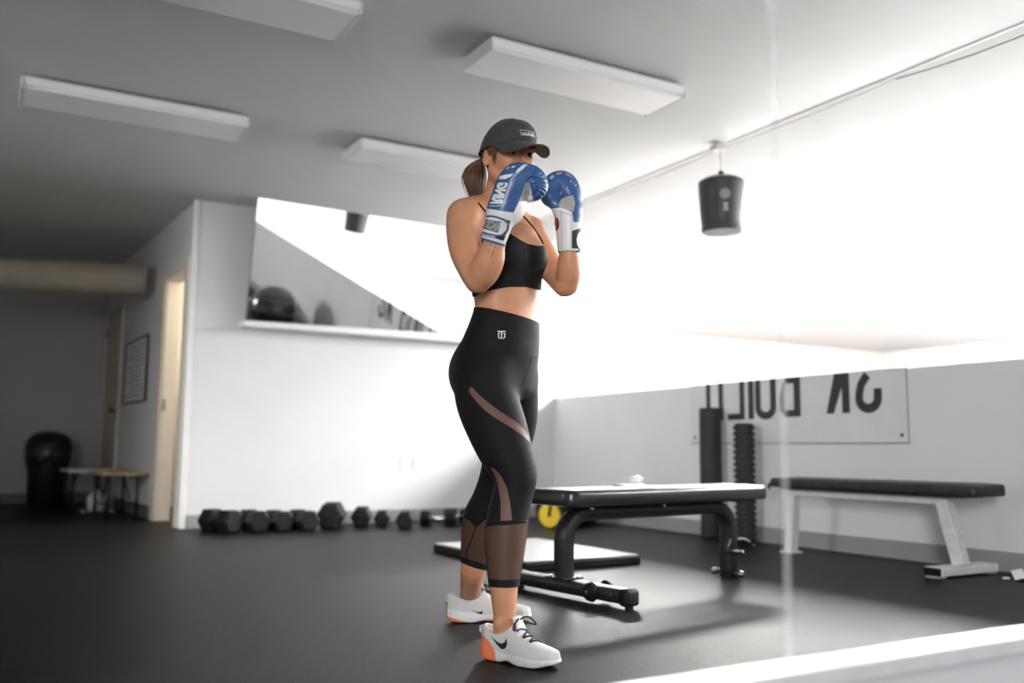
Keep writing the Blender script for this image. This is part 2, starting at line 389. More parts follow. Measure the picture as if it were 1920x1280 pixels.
# badge and mark on the bag, toward the room
bd = Vector((-bx, -by, 0)).normalized(); ba = math.atan2(bd.y, bd.x)
def on_bag(a, z, off): 
    r = (0.1285 if z < 2.06 else 0.130 + (z - 2.06) * 0.057) + off
    return (bx + r * math.cos(ba + a), by + r * math.sin(ba + a), z)
mb = MB(); ring = [(0.033 * math.cos(q * math.pi / 10), 0.033 * math.sin(q * math.pi / 10)) for q in range(20)]
mb.prism(ring, 0.001, 0.003, lambda x, y, h: on_bag(0.16 + x / 0.135, 2.205 + y, h)); mb.build('badge', M_GREYPRINT, t)
mb = MB()
for poly in ([(-0.02, 0), (0.012, 0), (0.012, 0.012), (-0.02, 0.012)], [(-0.016, 0.018), (0.008, 0.018), (0.012, 0.03), (-0.02, 0.03)], [(-0.02, 0.036), (0.012, 0.036), (0.008, 0.05), (-0.014, 0.05)]):
    mb.prism(poly, 0.001, 0.003, lambda x, y, h: on_bag(0.22 + x / 0.135, 2.10 + y, h))
mb.build('printed_mark', mat('pale print', (0.40, 0.40, 0.40), 0.6), t)

# ------------------------------------------------------------------ tilted mirror on the back wall
tau, yaw_m = math.radians(11.25), math.radians(2.75)
mn = Vector((math.sin(yaw_m) * math.cos(tau), -math.cos(yaw_m) * math.cos(tau), -math.sin(tau)))      # facing the room, leaning forward
mx = Vector((math.cos(yaw_m), math.sin(yaw_m), 0)); my = mn.cross(mx); my = my if my.z > 0 else -my
mo = Vector((1.765, 7.33, 1.63))                                # lower left corner of the glass
MW, MHt = 2.42, 0.985
def mp(a, b, d=0.0): return mo + mx * a + my * b + mn * d
def mbox(a0, a1, b0, b1, d0, d1):
    v = [mp(a, b, d) for d in (d0, d1) for a, b in ((a0, b0), (a1, b0), (a1, b1), (a0, b1))]
    return MB().add(v, [(3, 2, 1, 0), (4, 5, 6, 7), (0, 1, 5, 4), (1, 2, 6, 5), (2, 3, 7, 6), (3, 0, 4, 7)])
t = thing('wall_mirror', 'long wall mirror leaning forward above the dumbbells', 'mirror', (3.0, YB, 1.6))
mbox(0, MW, 0, MHt, -0.006, 0).build('glass', M_MIRROR, t)
mbox(-0.004, MW + 0.004, -0.004, MHt + 0.004, -0.03, -0.007).build('backing_board', mat('grey backing', (0.3, 0.3, 0.3), 0.6), t)
MB().box((1.74, 7.285, 1.574), (4.22, YB - 0.001, 1.618), 0.004).build('ledge', M_WHITEP, t)
mbox(-0.004, MW + 0.004, MHt + 0.005, MHt + 0.04, -0.05, 0.012).build('top_rail', M_WHITEP, t)

# ------------------------------------------------------------------ outlets
def outlet(name, plane, a, z, label):
    if plane == 'Y':
        t = thing(name, label, 'outlet', (a, YB, z)); fn = lambda x, y, h: (a + x, YB - h, z + y)
    else:
        t = thing(name, label, 'outlet', (XH, a, z)); fn = lambda x, y, h: (XH - h, a + x, z + y)
    MB().prism([(-.036, -.058), (.036, -.058), (.036, .058), (-.036, .058)], 0.0005, 0.007, fn).build('plate', M_OUTLET, t)
    for yy in (-.021, .021):
        MB().prism([(.016 * math.cos(k * math.pi / 6), yy + .014 * math.sin(k * math.pi / 6)) for k in range(12)], 0.007, 0.009, fn).build('socket', M_FIX, t)
outlet('wall_outlet', 'Y', 3.20, 0.50, 'left one of two wall plates above the dumbbells')
outlet('wall_outlet', 'Y', 3.32, 0.50, 'right one of two wall plates above the dumbbells')
outlet('wall_outlet', 'X', 5.84, 0.52, 'white wall plate on the half wall above the black bench')

# ------------------------------------------------------------------ banner over the half wall
t = thing('banner', 'grey vinyl banner with large black letters over the half wall', 'banner', (XH, 4.5, 0.7))
ZB0 = 0.675
bp = MB(); Yr, Yl = 3.555, 5.49
bp.box((XH - 0.006, Yr, ZB0), (XH - 0.001, Yl, HH + 0.004)).box((XH - 0.006, Yr, HH + 0.001), (XH + 0.126, Yl, HH + 0.005)); bp.build('sheet', M_BANNER, t)
MB().box((XH - 0.0085, Yr, ZB0), (XH - 0.006, Yr + 0.006, HH + 0.004)).box((XH - 0.0085, Yr, ZB0), (XH - 0.006, Yl, ZB0 + 0.007)).build('hem', M_GREYPRINT, t)
for y in (Yr + 0.05, Yl - 0.05):
    MB().lathe((XH - 0.007, y, ZB0 + 0.05), [(0.011, 0.0), (0.011, -0.004), (0.005, -0.005), (0.005, 0.0)], 14, 'X').build('grommet', M_WIRE, t)
# letters: x grows to the left in the picture (toward +Y), lower halves only, the rest lies folded over the wall
TOPZ = HH + 0.003
def arc(cx, cy, r, a0, a1, n=14): return [(cx + r * math.cos(math.radians(a0 + (a1 - a0) * i / n)), cy + r * math.sin(math.radians(a0 + (a1 - a0) * i / n))) for i in range(n + 1)]
def band(outer, inner): return [outer + inner[::-1]]
def quads(poly): return poly
def letter(polys):
    mb = MB()
    for p in polys: mb.prism(p, 0.0065, 0.008, lambda x, y, h: (XH - h, x, y))
    return mb.build('letter', M_INK, t)
def stroke(path, wd):
    # constant-width band along a path as quads
    out = []
    P = [Vector((a, b)) for a, b in path]
    Ls, Rs = [], []
    for i, p in enumerate(P):
        d = (P[min(i + 1, len(P) - 1)] - P[max(i - 1, 0)]).normalized(); nn = Vector((-d.y, d.x))
        Ls.append(p + nn * wd / 2); Rs.append(p - nn * wd / 2)
    return [[tuple(Ls[i]), tuple(Ls[i + 1]), tuple(Rs[i + 1]), tuple(Rs[i])] for i in range(len(P) - 1)]
bz = 0.868
# S (mirrored lower half): terminal on the right, bowl, rising to the upper right
letter(stroke([(3.765, bz + 0.145), (3.765, bz + 0.095)] + [(3.835 + 0.07 * math.cos(math.radians(a)), bz + 0.088 + 0.065 * math.sin(math.radians(a))) for a in range(185, 361, 12)] + [(3.902, bz + 0.12), (3.888, bz + 0.17), (3.862, bz + 0.205), (3.838, bz + 0.232)], 0.058))
letter([[(3.978, bz), (4.037, bz), (4.037, TOPZ), (3.978, TOPZ)], [(4.037, TOPZ), (4.037, bz + 0.165), (4.105, bz), (4.165, bz), (4.095, TOPZ)]])
letter([[(4.382, bz - 0.012), (4.44, bz - 0.012), (4.44, TOPZ), (4.382, TOPZ)], [(4.44, bz - 0.012), (4.52, bz - 0.012), (4.52, bz + 0.035), (4.44, bz + 0.035)], [(4.44, TOPZ - 0.04), (4.52, TOPZ - 0.04), (4.52, TOPZ), (4.44, TOPZ)],
        [(4.52, bz - 0.012), (4.565, bz + 0.03), (4.565, bz + 0.13), (4.535, TOPZ - 0.02), (4.52, TOPZ - 0.04), (4.525, bz + 0.13), (4.525, bz + 0.045)]])
letter(stroke([(4.628, TOPZ), (4.628, bz + 0.06)] + [(4.70 + 0.072 * math.cos(math.radians(a)), bz + 0.06 + 0.058 * math.sin(math.radians(a))) for a in range(192, 349, 12)] + [(4.772, bz + 0.06), (4.772, TOPZ)], 0.054))
letter([[(4.814, bz - 0.018), (4.868, bz - 0.018), (4.868, TOPZ), (4.814, TOPZ)]])
letter([[(4.905, bz - 0.02), (4.955, bz - 0.02), (4.955, TOPZ), (4.905, TOPZ)], [(4.955, bz - 0.02), (5.08, bz - 0.02), (5.08, bz + 0.025), (4.955, bz + 0.025)]])
letter([[(5.125, bz - 0.02), (5.175, bz - 0.02), (5.175, TOPZ), (5.125, TOPZ)], [(5.175, bz - 0.02), (5.26, bz - 0.02), (5.26, bz + 0.025), (5.175, bz + 0.025)], [(5.26, bz - 0.02), (5.31, bz + 0.04), (5.31, TOPZ), (5.262, TOPZ), (5.262, bz + 0.05), (5.26, bz + 0.025)]])

# ------------------------------------------------------------------ rollers against the half wall
MB().lathe((4.655, 5.17, 0), [(0.070, 0.001), (0.080, 0.008), (0.080, 0.93), (0.070, 0.938), (0.03, 0.938)], 36).build('foam_roller', M_FOAM, None, deg=40)
ro = bpy.data.objects['foam_roller']; tag(ro, 'tall smooth black foam roller standing against the half wall', 'foam roller')
t = thing('foam_roller', 'shorter knobbed black foam roller standing beside the smooth one', 'foam roller', (4.64, 4.81, 0))
MB().lathe((4.64, 4.81, 0), [(0.058, 0.001), (0.063, 0.006), (0.063, 0.812), (0.056, 0.818), (0.03, 0.818)], 32).build('core', M_FOAM, t, deg=40)
kb = MB()
for j in range(19):
    for i in range(10):
        a = (i + 0.5 * (j % 2)) * math.pi / 5; z = 0.022 + j * 0.0425
        d = Vector((math.cos(a), math.sin(a), 0)); s_ = Vector((-d.y, d.x, 0)); cc = Vector((4.64, 4.81, z)) + d * 0.061
        b0 = [cc + s_ * (0.017 * math.cos(q)) + Vector((0, 0, 0.017 * math.sin(q))) for q in [k * math.pi / 3 for k in range(6)]]
        b1 = [cc + d * 0.015 + (p - cc) * 0.45 for p in b0]
        kb.loft([b0, b1])
k_ = kb.build('knobs', M_FOAM, t); k_['kind'] = 'stuff'

# ------------------------------------------------------------------ long black roll with a yellow end, lying by the half wall
t = thing('rolled_bag', 'long black roll with a yellow round end lying behind the bench', 'roll', (4.2, 6.4, 0))
ax0, ax1 = Vector((3.99, 6.33, 0.145)), Vector((4.62, 6.66, 0.145))
dd = (ax1 - ax0).normalized()
MB().tube([ax0 - dd * 0.0, ax0 + dd * 0.015, ax0 + dd * 0.3, ax1 - dd * 0.015, ax1], [0.132, 0.143, 0.144, 0.143, 0.13], 36).build('body', M_RUBBER, t, deg=40)
dn_ = Vector((0, 0, -0.042))
MB().tube([ax0 - dd * 0.012 + dn_, ax0 - dd * 0.001 + dn_], [0.094, 0.099], 36).build('end_cap', M_YELLOW, t, deg=40)
sl = dd.cross(Vector((0, 0, 1))).normalized(); sv = sl.cross(dd)
cc = ax0 - dd * 0.0125 + dn_
MB().add([cc + sl * a + sv * b - dd * h for h in (0, 0.003) for a, b in ((-0.012, -0.012), (0.016, -0.012), (0.030, 0.085), (0.004, 0.085))], [(0, 1, 2, 3), (7, 6, 5, 4), (0, 4, 5, 1), (1, 5, 6, 2), (2, 6, 7, 3), (3, 7, 4, 0)]).build('slot', M_RUBBER, t)
MB().tube([ax0 + dd * 0.02 + sv * 0.146, ax0 + dd * 0.2 + sv * 0.15, ax1 - dd * 0.1 + sv * 0.146], 0.006, 8).build('strap', M_RUBBER, t, True)

# ------------------------------------------------------------------ low mat platform
t = thing('floor_mat', 'thick folding exercise mat with pale shiny top on the floor', 'mat', (2.85, 4.65, 0))
mr = Matrix.Translation((2.815, 4.66, 0)) @ Matrix.Rotation(math.radians(1.0), 4, 'Z')
MB().box((-0.375, -0.535, 0.001), (0.375, 0.535, 0.044), 0.008, 2, mr).build('base', M_RUBBER, t)
MB().box((-0.365, -0.525, 0.0445), (0.365, 0.0, 0.053), 0.004, 2, mr).build('top_panel', M_MATTOP, t)
MB().box((-0.365, 0.004, 0.0445), (0.365, 0.525, 0.053), 0.004, 2, mr).build('top_panel', M_MATTOP, t)
# ------------------------------------------------------------------ black flat bench
t = thing('flat_bench', 'black padded flat weight bench on one curved steel frame', 'bench', (2.7, 3.42, 0))
BR = Matrix.Translation((2.20, 3.375, 0)) @ Matrix.Rotation(math.radians(8.0), 4, 'Z')       # local x along the bench
def bl(x, y, z): return BR @ Vector((x, y, z))
# pad: rounded-corner outline, soft edges
def pad_outline(x0, x1, hw, rc, n=6):
    pts = []
    for cx, cy, a0 in ((x1 - rc, hw - rc, 0), (x0 + rc, hw - rc, 90), (x0 + rc, -hw + rc, 180), (x1 - rc, -hw + rc, 270)):
        for i in range(n + 1):
            a = math.radians(a0 + 90 * i / n); pts.append((cx + rc * math.cos(a), cy + rc * math.sin(a)))
    return pts
def pad(mb, x0, x1, hw, z0, z1, f, rc=0.06, e=0.014):
    prof = [(0.012, z0), (0.002, z0 + 0.004), (0.0, z0 + 0.012), (0.0, z1 - e * 1.1), (0.003, z1 - e * 0.5), (0.010, z1 - 0.001), (0.014, z1 - 0.0025), (0.02, z1), (0.06, z1 + 0.004)]
    rings = []
    for ins, z in prof: rings.append([f(x, y, z) for x, y in pad_outline(x0 + ins, x1 - ins, hw - ins, max(rc - ins, 0.01))])
    return mb.loft(rings)
pd = pad(MB(), -0.10, 1.245, 0.152, 0.386, 0.452, bl).build('pad', M_VINYL, t, deg=50)
pp = [bl(x, y, 0.4515) for x, y in pad_outline(-0.087, 1.232, 0.139, 0.05)]
MB().tube(pp + [pp[0]], 0.003, 6, False).build('piping', M_VINYL, pd, True)
MB().box((-0.02, -0.11, 0.379), (1.17, 0.11, 0.386), 0.002, 1, BR).build('pad_board', M_BLACKMET, t)
for x in (0.10, 0.55, 1.05):
    MB().box((x - 0.02, -0.09, 0.374), (x + 0.02, 0.09, 0.3788), 0.002, 1, BR).build('bracket', M_BLACKMET, t)
    for y in (-0.07, 0.07): 
        MB().lathe(bl(x, y, 0.369), [(0.008, 0.0), (0.008, 0.005), (0.003, 0.0052)], 8).build('bolt', M_STEEL, t)
# arched frame
path = [(0.0, 0.085), (0.0, 0.17), (0.0, 0.235)] + [(0.115 - 0.115 * math.cos(math.radians(a)), 0.240 + 0.105 * math.sin(math.radians(a))) for a in range(10, 91, 10)]
path += [(0.3, 0.345), (0.6, 0.345), (0.92, 0.345)] + [(0.975 + 0.115 * math.sin(math.radians(a)), 0.240 + 0.105 * math.cos(math.radians(a))) for a in range(0, 91, 10)]
path += [(1.091, 0.17), (1.092, 0.03)]
side = BR.to_3x3() @ Vector((0, 1, 0))
MB().recttube([bl(x, 0, z) for x, z in path], 0.041, 0.029, side, 0.014).build('frame', M_BLACKMET, t, deg=40)
# front foot bar with plate, end caps, adjuster
MB().box((-0.055, -0.065, 0.078), (0.055, 0.065, 0.085), 0.002, 1, BR).build('mount_plate', M_BLACKMET, t)
MB().recttube([bl(0, -0.37, 0.048), bl(0, 0.28, 0.048)], 0.036, 0.030, BR.to_3x3() @ Vector((1, 0, 0)), 0.018).build('foot_bar', M_BLACKMET, t, deg=40)
for a, b in ((-0.415, -0.365), (0.275, 0.325)):
    MB().box((-0.040, a, 0.012), (0.040, b, 0.080), 0.016, 3, BR).build('end_cap', M_RUBBER, t, deg=40)
for a in (-0.39, 0.30): MB().lathe(bl(0, a, 0.0005), [(0.018, 0), (0.018, 0.014)], 14).build('rubber_foot', M_RUBBER, t)
for sx in (-0.04, 0.04):
    MB().lathe(bl(sx, -0.045 if sx > 0 else 0.045, 0.084), [(0.011, 0), (0.011, 0.007), (0.005, 0.0075)], 8).build('bolt', M_STEEL, t)
wc = bl(0.0, -0.215, 0.05)
xd = BR.to_3x3() @ Vector((1, 0, 0))
wmb = MB().tube([wc - xd * 0.062, wc - xd * 0.055, wc - xd * 0.040, wc - xd * 0.036], [0.024, 0.036, 0.040, 0.036], 24)
wh = wmb.build('wheel', M_RUBBER, t, deg=40)
MB().tube([wc - xd * 0.069, wc - xd * 0.062], 0.009, 10).build('axle_bolt', M_STEEL, wh)
wmb = MB().tube([wc + xd * 0.036, wc + xd * 0.040, wc + xd * 0.055, wc + xd * 0.062], [0.036, 0.040, 0.036, 0.024], 24)
wh = wmb.build('wheel', M_RUBBER, t, deg=40)
MB().tube([wc + xd * 0.062, wc + xd * 0.069], 0.009, 10).build('axle_bolt', M_STEEL, wh)
for a in (-0.33,): MB().tube([bl(-0.037, a, 0.052), bl(-0.040, a, 0.052)], 0.005, 8).build('pin', M_STEEL, t)
# rear foot: short cross rod with bright caps and bent carry handles
MB().tube([bl(1.092, -0.075, 0.022), bl(1.092, 0.075, 0.022)], 0.014, 12).build('rear_foot', M_BLACKMET, t, True)
for a, b in ((-0.098, -0.075), (0.075, 0.098)):
    MB().tube([bl(1.092, a, 0.021), bl(1.092, b, 0.021)], 0.017, 14).build('foot_cap', M_STEEL, t, deg=40)
MB().box((1.06, -0.032, 0.0005), (1.125, 0.032, 0.03), 0.003, 1, BR).build('rear_pad', M_RUBBER, t)
hh = [(1.06, -0.035, 0.185), (1.01, -0.05, 0.15), (1.0, -0.06, 0.135), (1.045, -0.07, 0.13), (1.085, -0.085, 0.128)]
MB().tube([bl(*p) for p in hh], 0.010, 10).build('handle', M_BLACKMET, t, True)
MB().tube([bl(1.085, -0.085, 0.128), bl(1.092, -0.088, 0.128)], 0.011, 10).build('handle_tip', M_STEEL, t)
hh = [(1.12, 0.0, 0.155), (1.15, 0.0, 0.175), (1.19, -0.01, 0.178), (1.23, -0.02, 0.160), (1.245, -0.025, 0.148)]
MB().tube([bl(*p) for p in hh], 0.011, 10).build('handle', M_BLACKMET, t, True)
MB().tube([bl(1.245, -0.025, 0.148), bl(1.252, -0.027, 0.142)], 0.012, 10).build('handle_tip', M_STEEL, t)

# phone and tissue on the bench
t = thing('phone', 'slim white-edged phone lying on the black bench', 'phone', (2.67, 3.50, 0.456))
PR = Matrix.Translation((2.645, 3.505, 0.4575)) @ Matrix.Rotation(math.radians(12), 4, 'Z')
MB().box((-0.075, -0.036, 0), (0.075, 0.036, 0.0075), 0.003, 2, PR).build('body', M_STEEL, t, deg=40)
MB().box((-0.070, -0.032, 0.0076), (0.070, 0.032, 0.0085), 0.0003, 1, PR).build('screen', M_PAPER, t)
bm = bmesh.new(); bmesh.ops.create_icosphere(bm, subdivisions=4, radius=1.0)
from mathutils import noise as mnoise
for v in bm.verts:
    n = v.co.normalized(); k = 1 + 0.55 * mnoise.noise(n * 2.3 + Vector((3, 1, 2))) + 0.35 * abs(mnoise.noise(n * 5.1)) 
    v.co = Vector((n.x * 0.030, n.y * 0.022, n.z * 0.016)) * k
zmin = min(v.co.z for v in bm.verts)
for v in bm.verts: v.co = v.co + Vector((2.71, 3.53, 0.4672 - zmin))
mb = MB(); mb._bm(bm)
tag(mb.build('crumpled_tissue', M_TISSUE, None, False), 'crumpled white tissue lying on the phone on the bench', 'tissue')

# ------------------------------------------------------------------ white bench by the half wall
t = thing('utility_bench', 'old white steel bench with black pad by the half wall', 'bench', (4.4, 3.5, 0))
wl = lambda x, y, z: (4.40 + y, 3.5 + x, z)        # local x along +Y, y across
WM = Matrix(((0, 1, 0, 4.40), (1, 0, 0, 3.5), (0, 0, 1, 0), (0, 0, 0, 1)))
pad(MB(), -0.66, 0.72, 0.135, 0.405, 0.462, lambda x, y, z: (4.40 + y, 3.5 + x, z + 0.004 * math.sin(x * 9 + y * 7) * (1 if z > 0.43 else 0)), 0.03, 0.016).build('pad', M_OLDVINYL, t, deg=60)
MB().tube([wl(0.70, -0.128, 0.43), wl(0.722, -0.13, 0.41), wl(0.712, -0.13, 0.388)], [0.012, 0.011, 0.004], 8).build('torn_flap', M_OLDVINYL, t, True)
MB().box((-0.42, -0.028, 0.352), (0.62, 0.028, 0.404), 0.004, 1, WM).build('beam', M_CHIP, t)
MB().box((-0.55, -0.10, 0.3945), (0.66, 0.10, 0.4048), 0.002, 1, WM).build('pad_board', M_OLDVINYL, t)
def slant(x0, z0, x1, z1, hw, hd):
    return MB().recttube([wl(x0, 0, z0), wl(x1, 0, z1)], hw, hd, (1, 0, 0), 0.004)
slant(-0.475, 0.051, -0.385, 0.394, 0.030, 0.034).build('leg', M_CHIP, t)
slant(0.675, 0.012, 0.635, 0.394, 0.030, 0.028).build('leg', M_CHIP, t)
MB().box((-0.525, -0.225, 0.010), (-0.42, 0.235, 0.052), 0.004, 1, WM).build('foot_bar', M_CHIP, t)
MB().box((-0.52, -0.236, 0.012), (-0.425, -0.224, 0.05), 0.003, 1, WM).build('end_plug', M_RUBBER, t)
for y in (-0.20, 0.22):
    MB().lathe(wl(-0.47, y, 0.0005), [(0.048, 0), (0.052, 0.004), (0.040, 0.0095)], 18).build('foot_disc', mat('yellowed rubber', (0.55, 0.52, 0.46), 0.6), t)
MB().box((0.625, -0.05, 0.0005), (0.725, 0.05, 0.012), 0.003, 1, WM).build('foot_plate', M_CHIP, t)

# dark bag with a paper tag at the right edge
t = thing('gear_bag', 'black gear strap with a white paper tag on the floor', 'bag', (4.46, 2.73, 0))
MB().tube([(4.50, 2.80, 0.012), (4.47, 2.72, 0.018), (4.50, 2.62, 0.025), (4.56, 2.45, 0.03)], [(0.02, 0.008), (0.035, 0.014), (0.05, 0.022), (0.06, 0.028)], 12).build('strap', M_RUBBER, t, True)
tgm = Matrix.Translation((4.45, 2.755, 0.034)) @ Matrix.Rotation(math.radians(-28), 4, 'Z') @ Matrix.Rotation(math.radians(52), 4, 'X') @ Matrix.Rotation(math.radians(-25), 4, 'Y')
MB().box((-0.026, -0.026, -0.0006), (0.026, 0.026, 0.0006), 0, 1, tgm).build('paper_tag', M_PAPER, t)
MB().tube([(4.405, 2.81, 0.012), (4.425, 2.785, 0.012)], 0.006, 8).build('tag_clip', M_PAPER, t, True)

# ------------------------------------------------------------------ dumbbells
def dumbbell(label, cx, cy, ang, R, L, hl, tilt=0.0, lift=0.0):
    """hex dumbbell: R across-corner radius of heads, L centre distance of heads, hl head length"""
    t = thing('dumbbell', label, 'dumbbell', (cx, cy, 0), 'hex dumbbells along the back wall')
    ap = R * math.cos(math.pi / 6)
    for s in (-1, 1):
        rings = []
        for x, k in ((-hl / 2, 0.80), (-hl / 2 + 0.014, 1.0), (hl / 2 - 0.014, 1.0), (hl / 2, 0.80)):
            rings.append([(s * L / 2 + x, R * k * math.sin(math.radians(30 + 60 * q)) * 1.0, ap + R * k * math.cos(math.radians(30 + 60 * q))) for q in range(6)])
        MB().loft(rings).build('head', M_RUBBER, t, world=False)
    prof = [(-L / 2 + hl / 2 - 0.004, 0.015), (-L / 4, 0.0165), (0, 0.019), (L / 4, 0.0165), (L / 2 - hl / 2 + 0.004, 0.015)]
    MB().tube([(x, 0, ap) for x, _ in prof], [r for _, r in prof], 12).build('handle', M_STEEL, t, True, world=False)
    t.location = (cx, cy, lift + 0.0005); t.rotation_euler = (0, tilt, math.radians(ang))
dumbbell('leftmost black hex dumbbell in the row by the back wall', 1.575, 7.06, -64, 0.094, 0.20, 0.12)
dumbbell('second black hex dumbbell from the left in the tight row', 1.815, 7.06, -86, 0.088, 0.20, 0.12)
dumbbell('third black hex dumbbell from the left, close beside the second', 2.000, 7.05, -86, 0.084, 0.19, 0.12)
dumbbell('fourth black hex dumbbell from the left, left of the tallest', 2.182, 7.02, -86, 0.084, 0.20, 0.12)
dumbbell('largest black hex dumbbell with a shiny handle, tallest in the row', 2.445, 7.11, 66, 0.110, 0.23, 0.13)
dumbbell('black hex dumbbell standing alone just right of the tallest one', 2.72, 7.17, 66, 0.086, 0.17, 0.11)
dumbbell('small black hex dumbbell between two other lone ones', 2.89, 7.15, 66, 0.068, 0.16, 0.09)
dumbbell('small black hex dumbbell pulled slightly forward from the row', 2.965, 6.86, 66, 0.074, 0.16, 0.09)
dumbbell('small black hex dumbbell lying crosswise with bright handle showing', 3.27, 6.89, -28, 0.070, 0.20, 0.09)
dumbbell('black hex dumbbell half hidden behind the calf of the boxer', 3.52, 7.02, -60, 0.072, 0.16, 0.09)

# ------------------------------------------------------------------ dark hall: duct, bin, tables, poster
t = thing('ceiling_duct', 'fat beige round duct below the dark ceiling at left', 'duct', (0.0, 8.9, 2.1))
dz0, dz1 = 2.085, 2.14
MB().tube([(-2.38, 8.9, 2.017), (0.0, 8.9, dz0), (1.19, 8.9, dz1)], 0.140, 28).build('pipe', M_DUCT, t, deg=40)
MB().tube([(1.17, 8.9, dz1), (1.203, 8.9, dz1 + 0.001)], 0.146, 28).build('collar', M_DUCT, t, deg=40)
for x in (-1.2,): MB().box((x - 0.012, 8.88, dz0 + 0.13), (x + 0.012, 8.92, ZC - 0.001)).build('hanger', M_FIX, t)

t = thing('trash_can', 'black trash can with bin liner against the dark far wall', 'trash can', (0.62, 10.75, 0))
MB().lathe((0.62, 10.75, 0), [(0.16, 0.002), (0.172, 0.02), (0.205, 0.56), (0.20, 0.565), (0.1, 0.565)], 32).build('body', M_BIN, t, deg=40)
rings = []
for r, z, amp in ((0.212, 0.44, 0.05), (0.226, 0.50, 0.03), (0.228, 0.57, 0.015), (0.222, 0.60, 0.01)):
    rings.append([(0.62 + r * math.cos(2 * math.pi * k / 48), 10.75 + r * math.sin(2 * math.pi * k / 48), z + amp * math.sin(k * 1.7) * math.cos(k * 0.6)) for k in range(48)])
MB().loft(rings, False).build('liner', M_BINBAG, t, True)
MB().lathe((0.62, 10.75, 0), [(0.224, 0.595), (0.228, 0.615), (0.205, 0.69), (0.15, 0.745), (0.07, 0.77), (0.01, 0.775)], 32).build('dome_lid', M_BIN, t, True)

def folding_table(label, cx, cy, sx, sy, h, top, rz):
    t = thing('folding_table', label, 'table', (cx, cy, 0), 'small tables in the hall')
    MB().box((-sx / 2, -sy / 2, h - 0.03), (sx / 2, sy / 2, h), 0.008).build('table_top', top, t, world=False)
    for x in (-sx / 2 + 0.06, sx / 2 - 0.06):
        for y in (-sy / 2 + 0.05, sy / 2 - 0.05):
            MB().tube([(x, y, h - 0.03), (x, y, 0.001)], 0.014, 10).build('leg', M_BLACKMET, t, True, world=False)
        MB().tube([(x, -sy / 2 + 0.05, 0.12), (x, sy / 2 - 0.05, 0.12)], 0.010, 8).build('stretcher', M_BLACKMET, t, True, world=False)
        MB().tube([(x, 0.0, 0.15), (x * 0.5, 0.0, h - 0.035)], 0.009, 8).build('brace', M_BLACKMET, t, True, world=False)
    t.rotation_euler = (0, 0, rz)
folding_table('white topped folding table beside the trash can', 0.93, 10.05, 0.42, 0.62, 0.40, M_WHITEP, 0.05)
folding_table('brown topped folding table under the framed notice', 1.08, 9.02, 0.36, 0.74, 0.40, M_TAN, 0.05)
t = thing('water_jug', 'pale round jug on the floor between the two tables', 'jug', (0.98, 9.56, 0))
MB().lathe((0.98, 9.56, 0), [(0.05, 0.0125), (0.075, 0.02), (0.085, 0.09), (0.08, 0.15), (0.05, 0.19), (0.025, 0.2), (0.025, 0.22)], 24).build('body', M_FIX, t, True)
MB().lathe((0.98, 9.56, 0), [(0.028, 0.221), (0.028, 0.243), (0.02, 0.245)], 16).build('cap', M_BLACKMET, t)
t = thing('shoe_tray', 'dark flat tray on the floor under the tables', 'tray', (0.98, 9.56, 0))
MB().box((0.86, 9.42, 0.001), (1.12, 9.71, 0.012), 0.003).build('base', M_BLACKMET, t)
for a, b in (((0.86, 9.42, 0.012), (0.875, 9.71, 0.03)), ((1.105, 9.42, 0.012), (1.12, 9.71, 0.03))): MB().box(a, b, 0.002).build('rim', M_PAPER, t)
t = thing('small_dish', 'small brown dish on the brown topped table', 'dish', (1.08, 9.1, 0.4))
MB().lathe((1.08, 9.1, 0), [(0.04, 0.401), (0.06, 0.405), (0.085, 0.422), (0.08, 0.424), (0.055, 0.412), (0.01, 0.41)], 24).build('bowl', M_TAN, t, True)
t = thing('framed_notice', 'framed notice board with grey writing on the hall wall', 'notice board', (hall(9.6) - 0.02, 9.5, 1.3))
NA, NB_, NZ0, NZ1 = 8.98, 10.06, 1.04, 1.66
mb = MB(); hallseg(mb, NA + 0.02, NB_ - 0.02, NZ0 + 0.02, NZ1 - 0.02, -0.012); mb.build('sheet', M_PAPER, t)
for ya, yb, za, zb in ((NA, NA + 0.03, NZ0, NZ1), (NB_ - 0.03, NB_, NZ0, NZ1), (NA + 0.03, NB_ - 0.03, NZ0, NZ0 + 0.018), (NA + 0.03, NB_ - 0.03, NZ1 - 0.018, NZ1)):
    mb = MB(); hallseg(mb, ya, yb, za, zb, -0.022); mb.build('frame_bar', M_BLACKMET, t)
random.seed(3)
for k in range(11):
    z = NZ1 - 0.08 - k * 0.048
    mb = MB(); hallseg(mb, NA + 0.12 + random.random() * 0.1, NB_ - 0.1 - random.random() * 0.3, z, z + 0.014, -0.0135); mb.build('text_line', M_GREYPRINT, t)
# things in the closet
t = thing('closet_shelf', 'tan wooden shelf unit inside the lit doorway', 'shelf', (2.6, 9.2, 0))
for z in (0.35, 0.8, 1.25, 1.75): MB().box((2.1, 8.75, z), (3.08, 10.2, z + 0.03), 0.003).build('board', M_TAN, t)
for x in (2.1, 3.05): 
    for y in (8.75, 10.17): MB().box((x, y, 0.001), (x + 0.03, y + 0.03, 1.9), 0.003).build('post', M_TAN, t)
t = thing('gym_duffel', 'coral red duffel bag on the floor inside the doorway', 'bag', (1.85, 8.62, 0))
MB().tube([(1.62, 8.60, 0.24), (1.64, 8.60, 0.24), (2.0, 8.68, 0.24), (2.02, 8.68, 0.24)], [(0.10, 0.08), (0.12, 0.10), (0.12, 0.10), (0.10, 0.08)], 20).build('body', M_CORAL, t, deg=50)
MB().box((1.60, 8.52, 0.001), (2.04, 8.76, 0.16), 0.02).build('lower_case', M_BLACKMET, t)
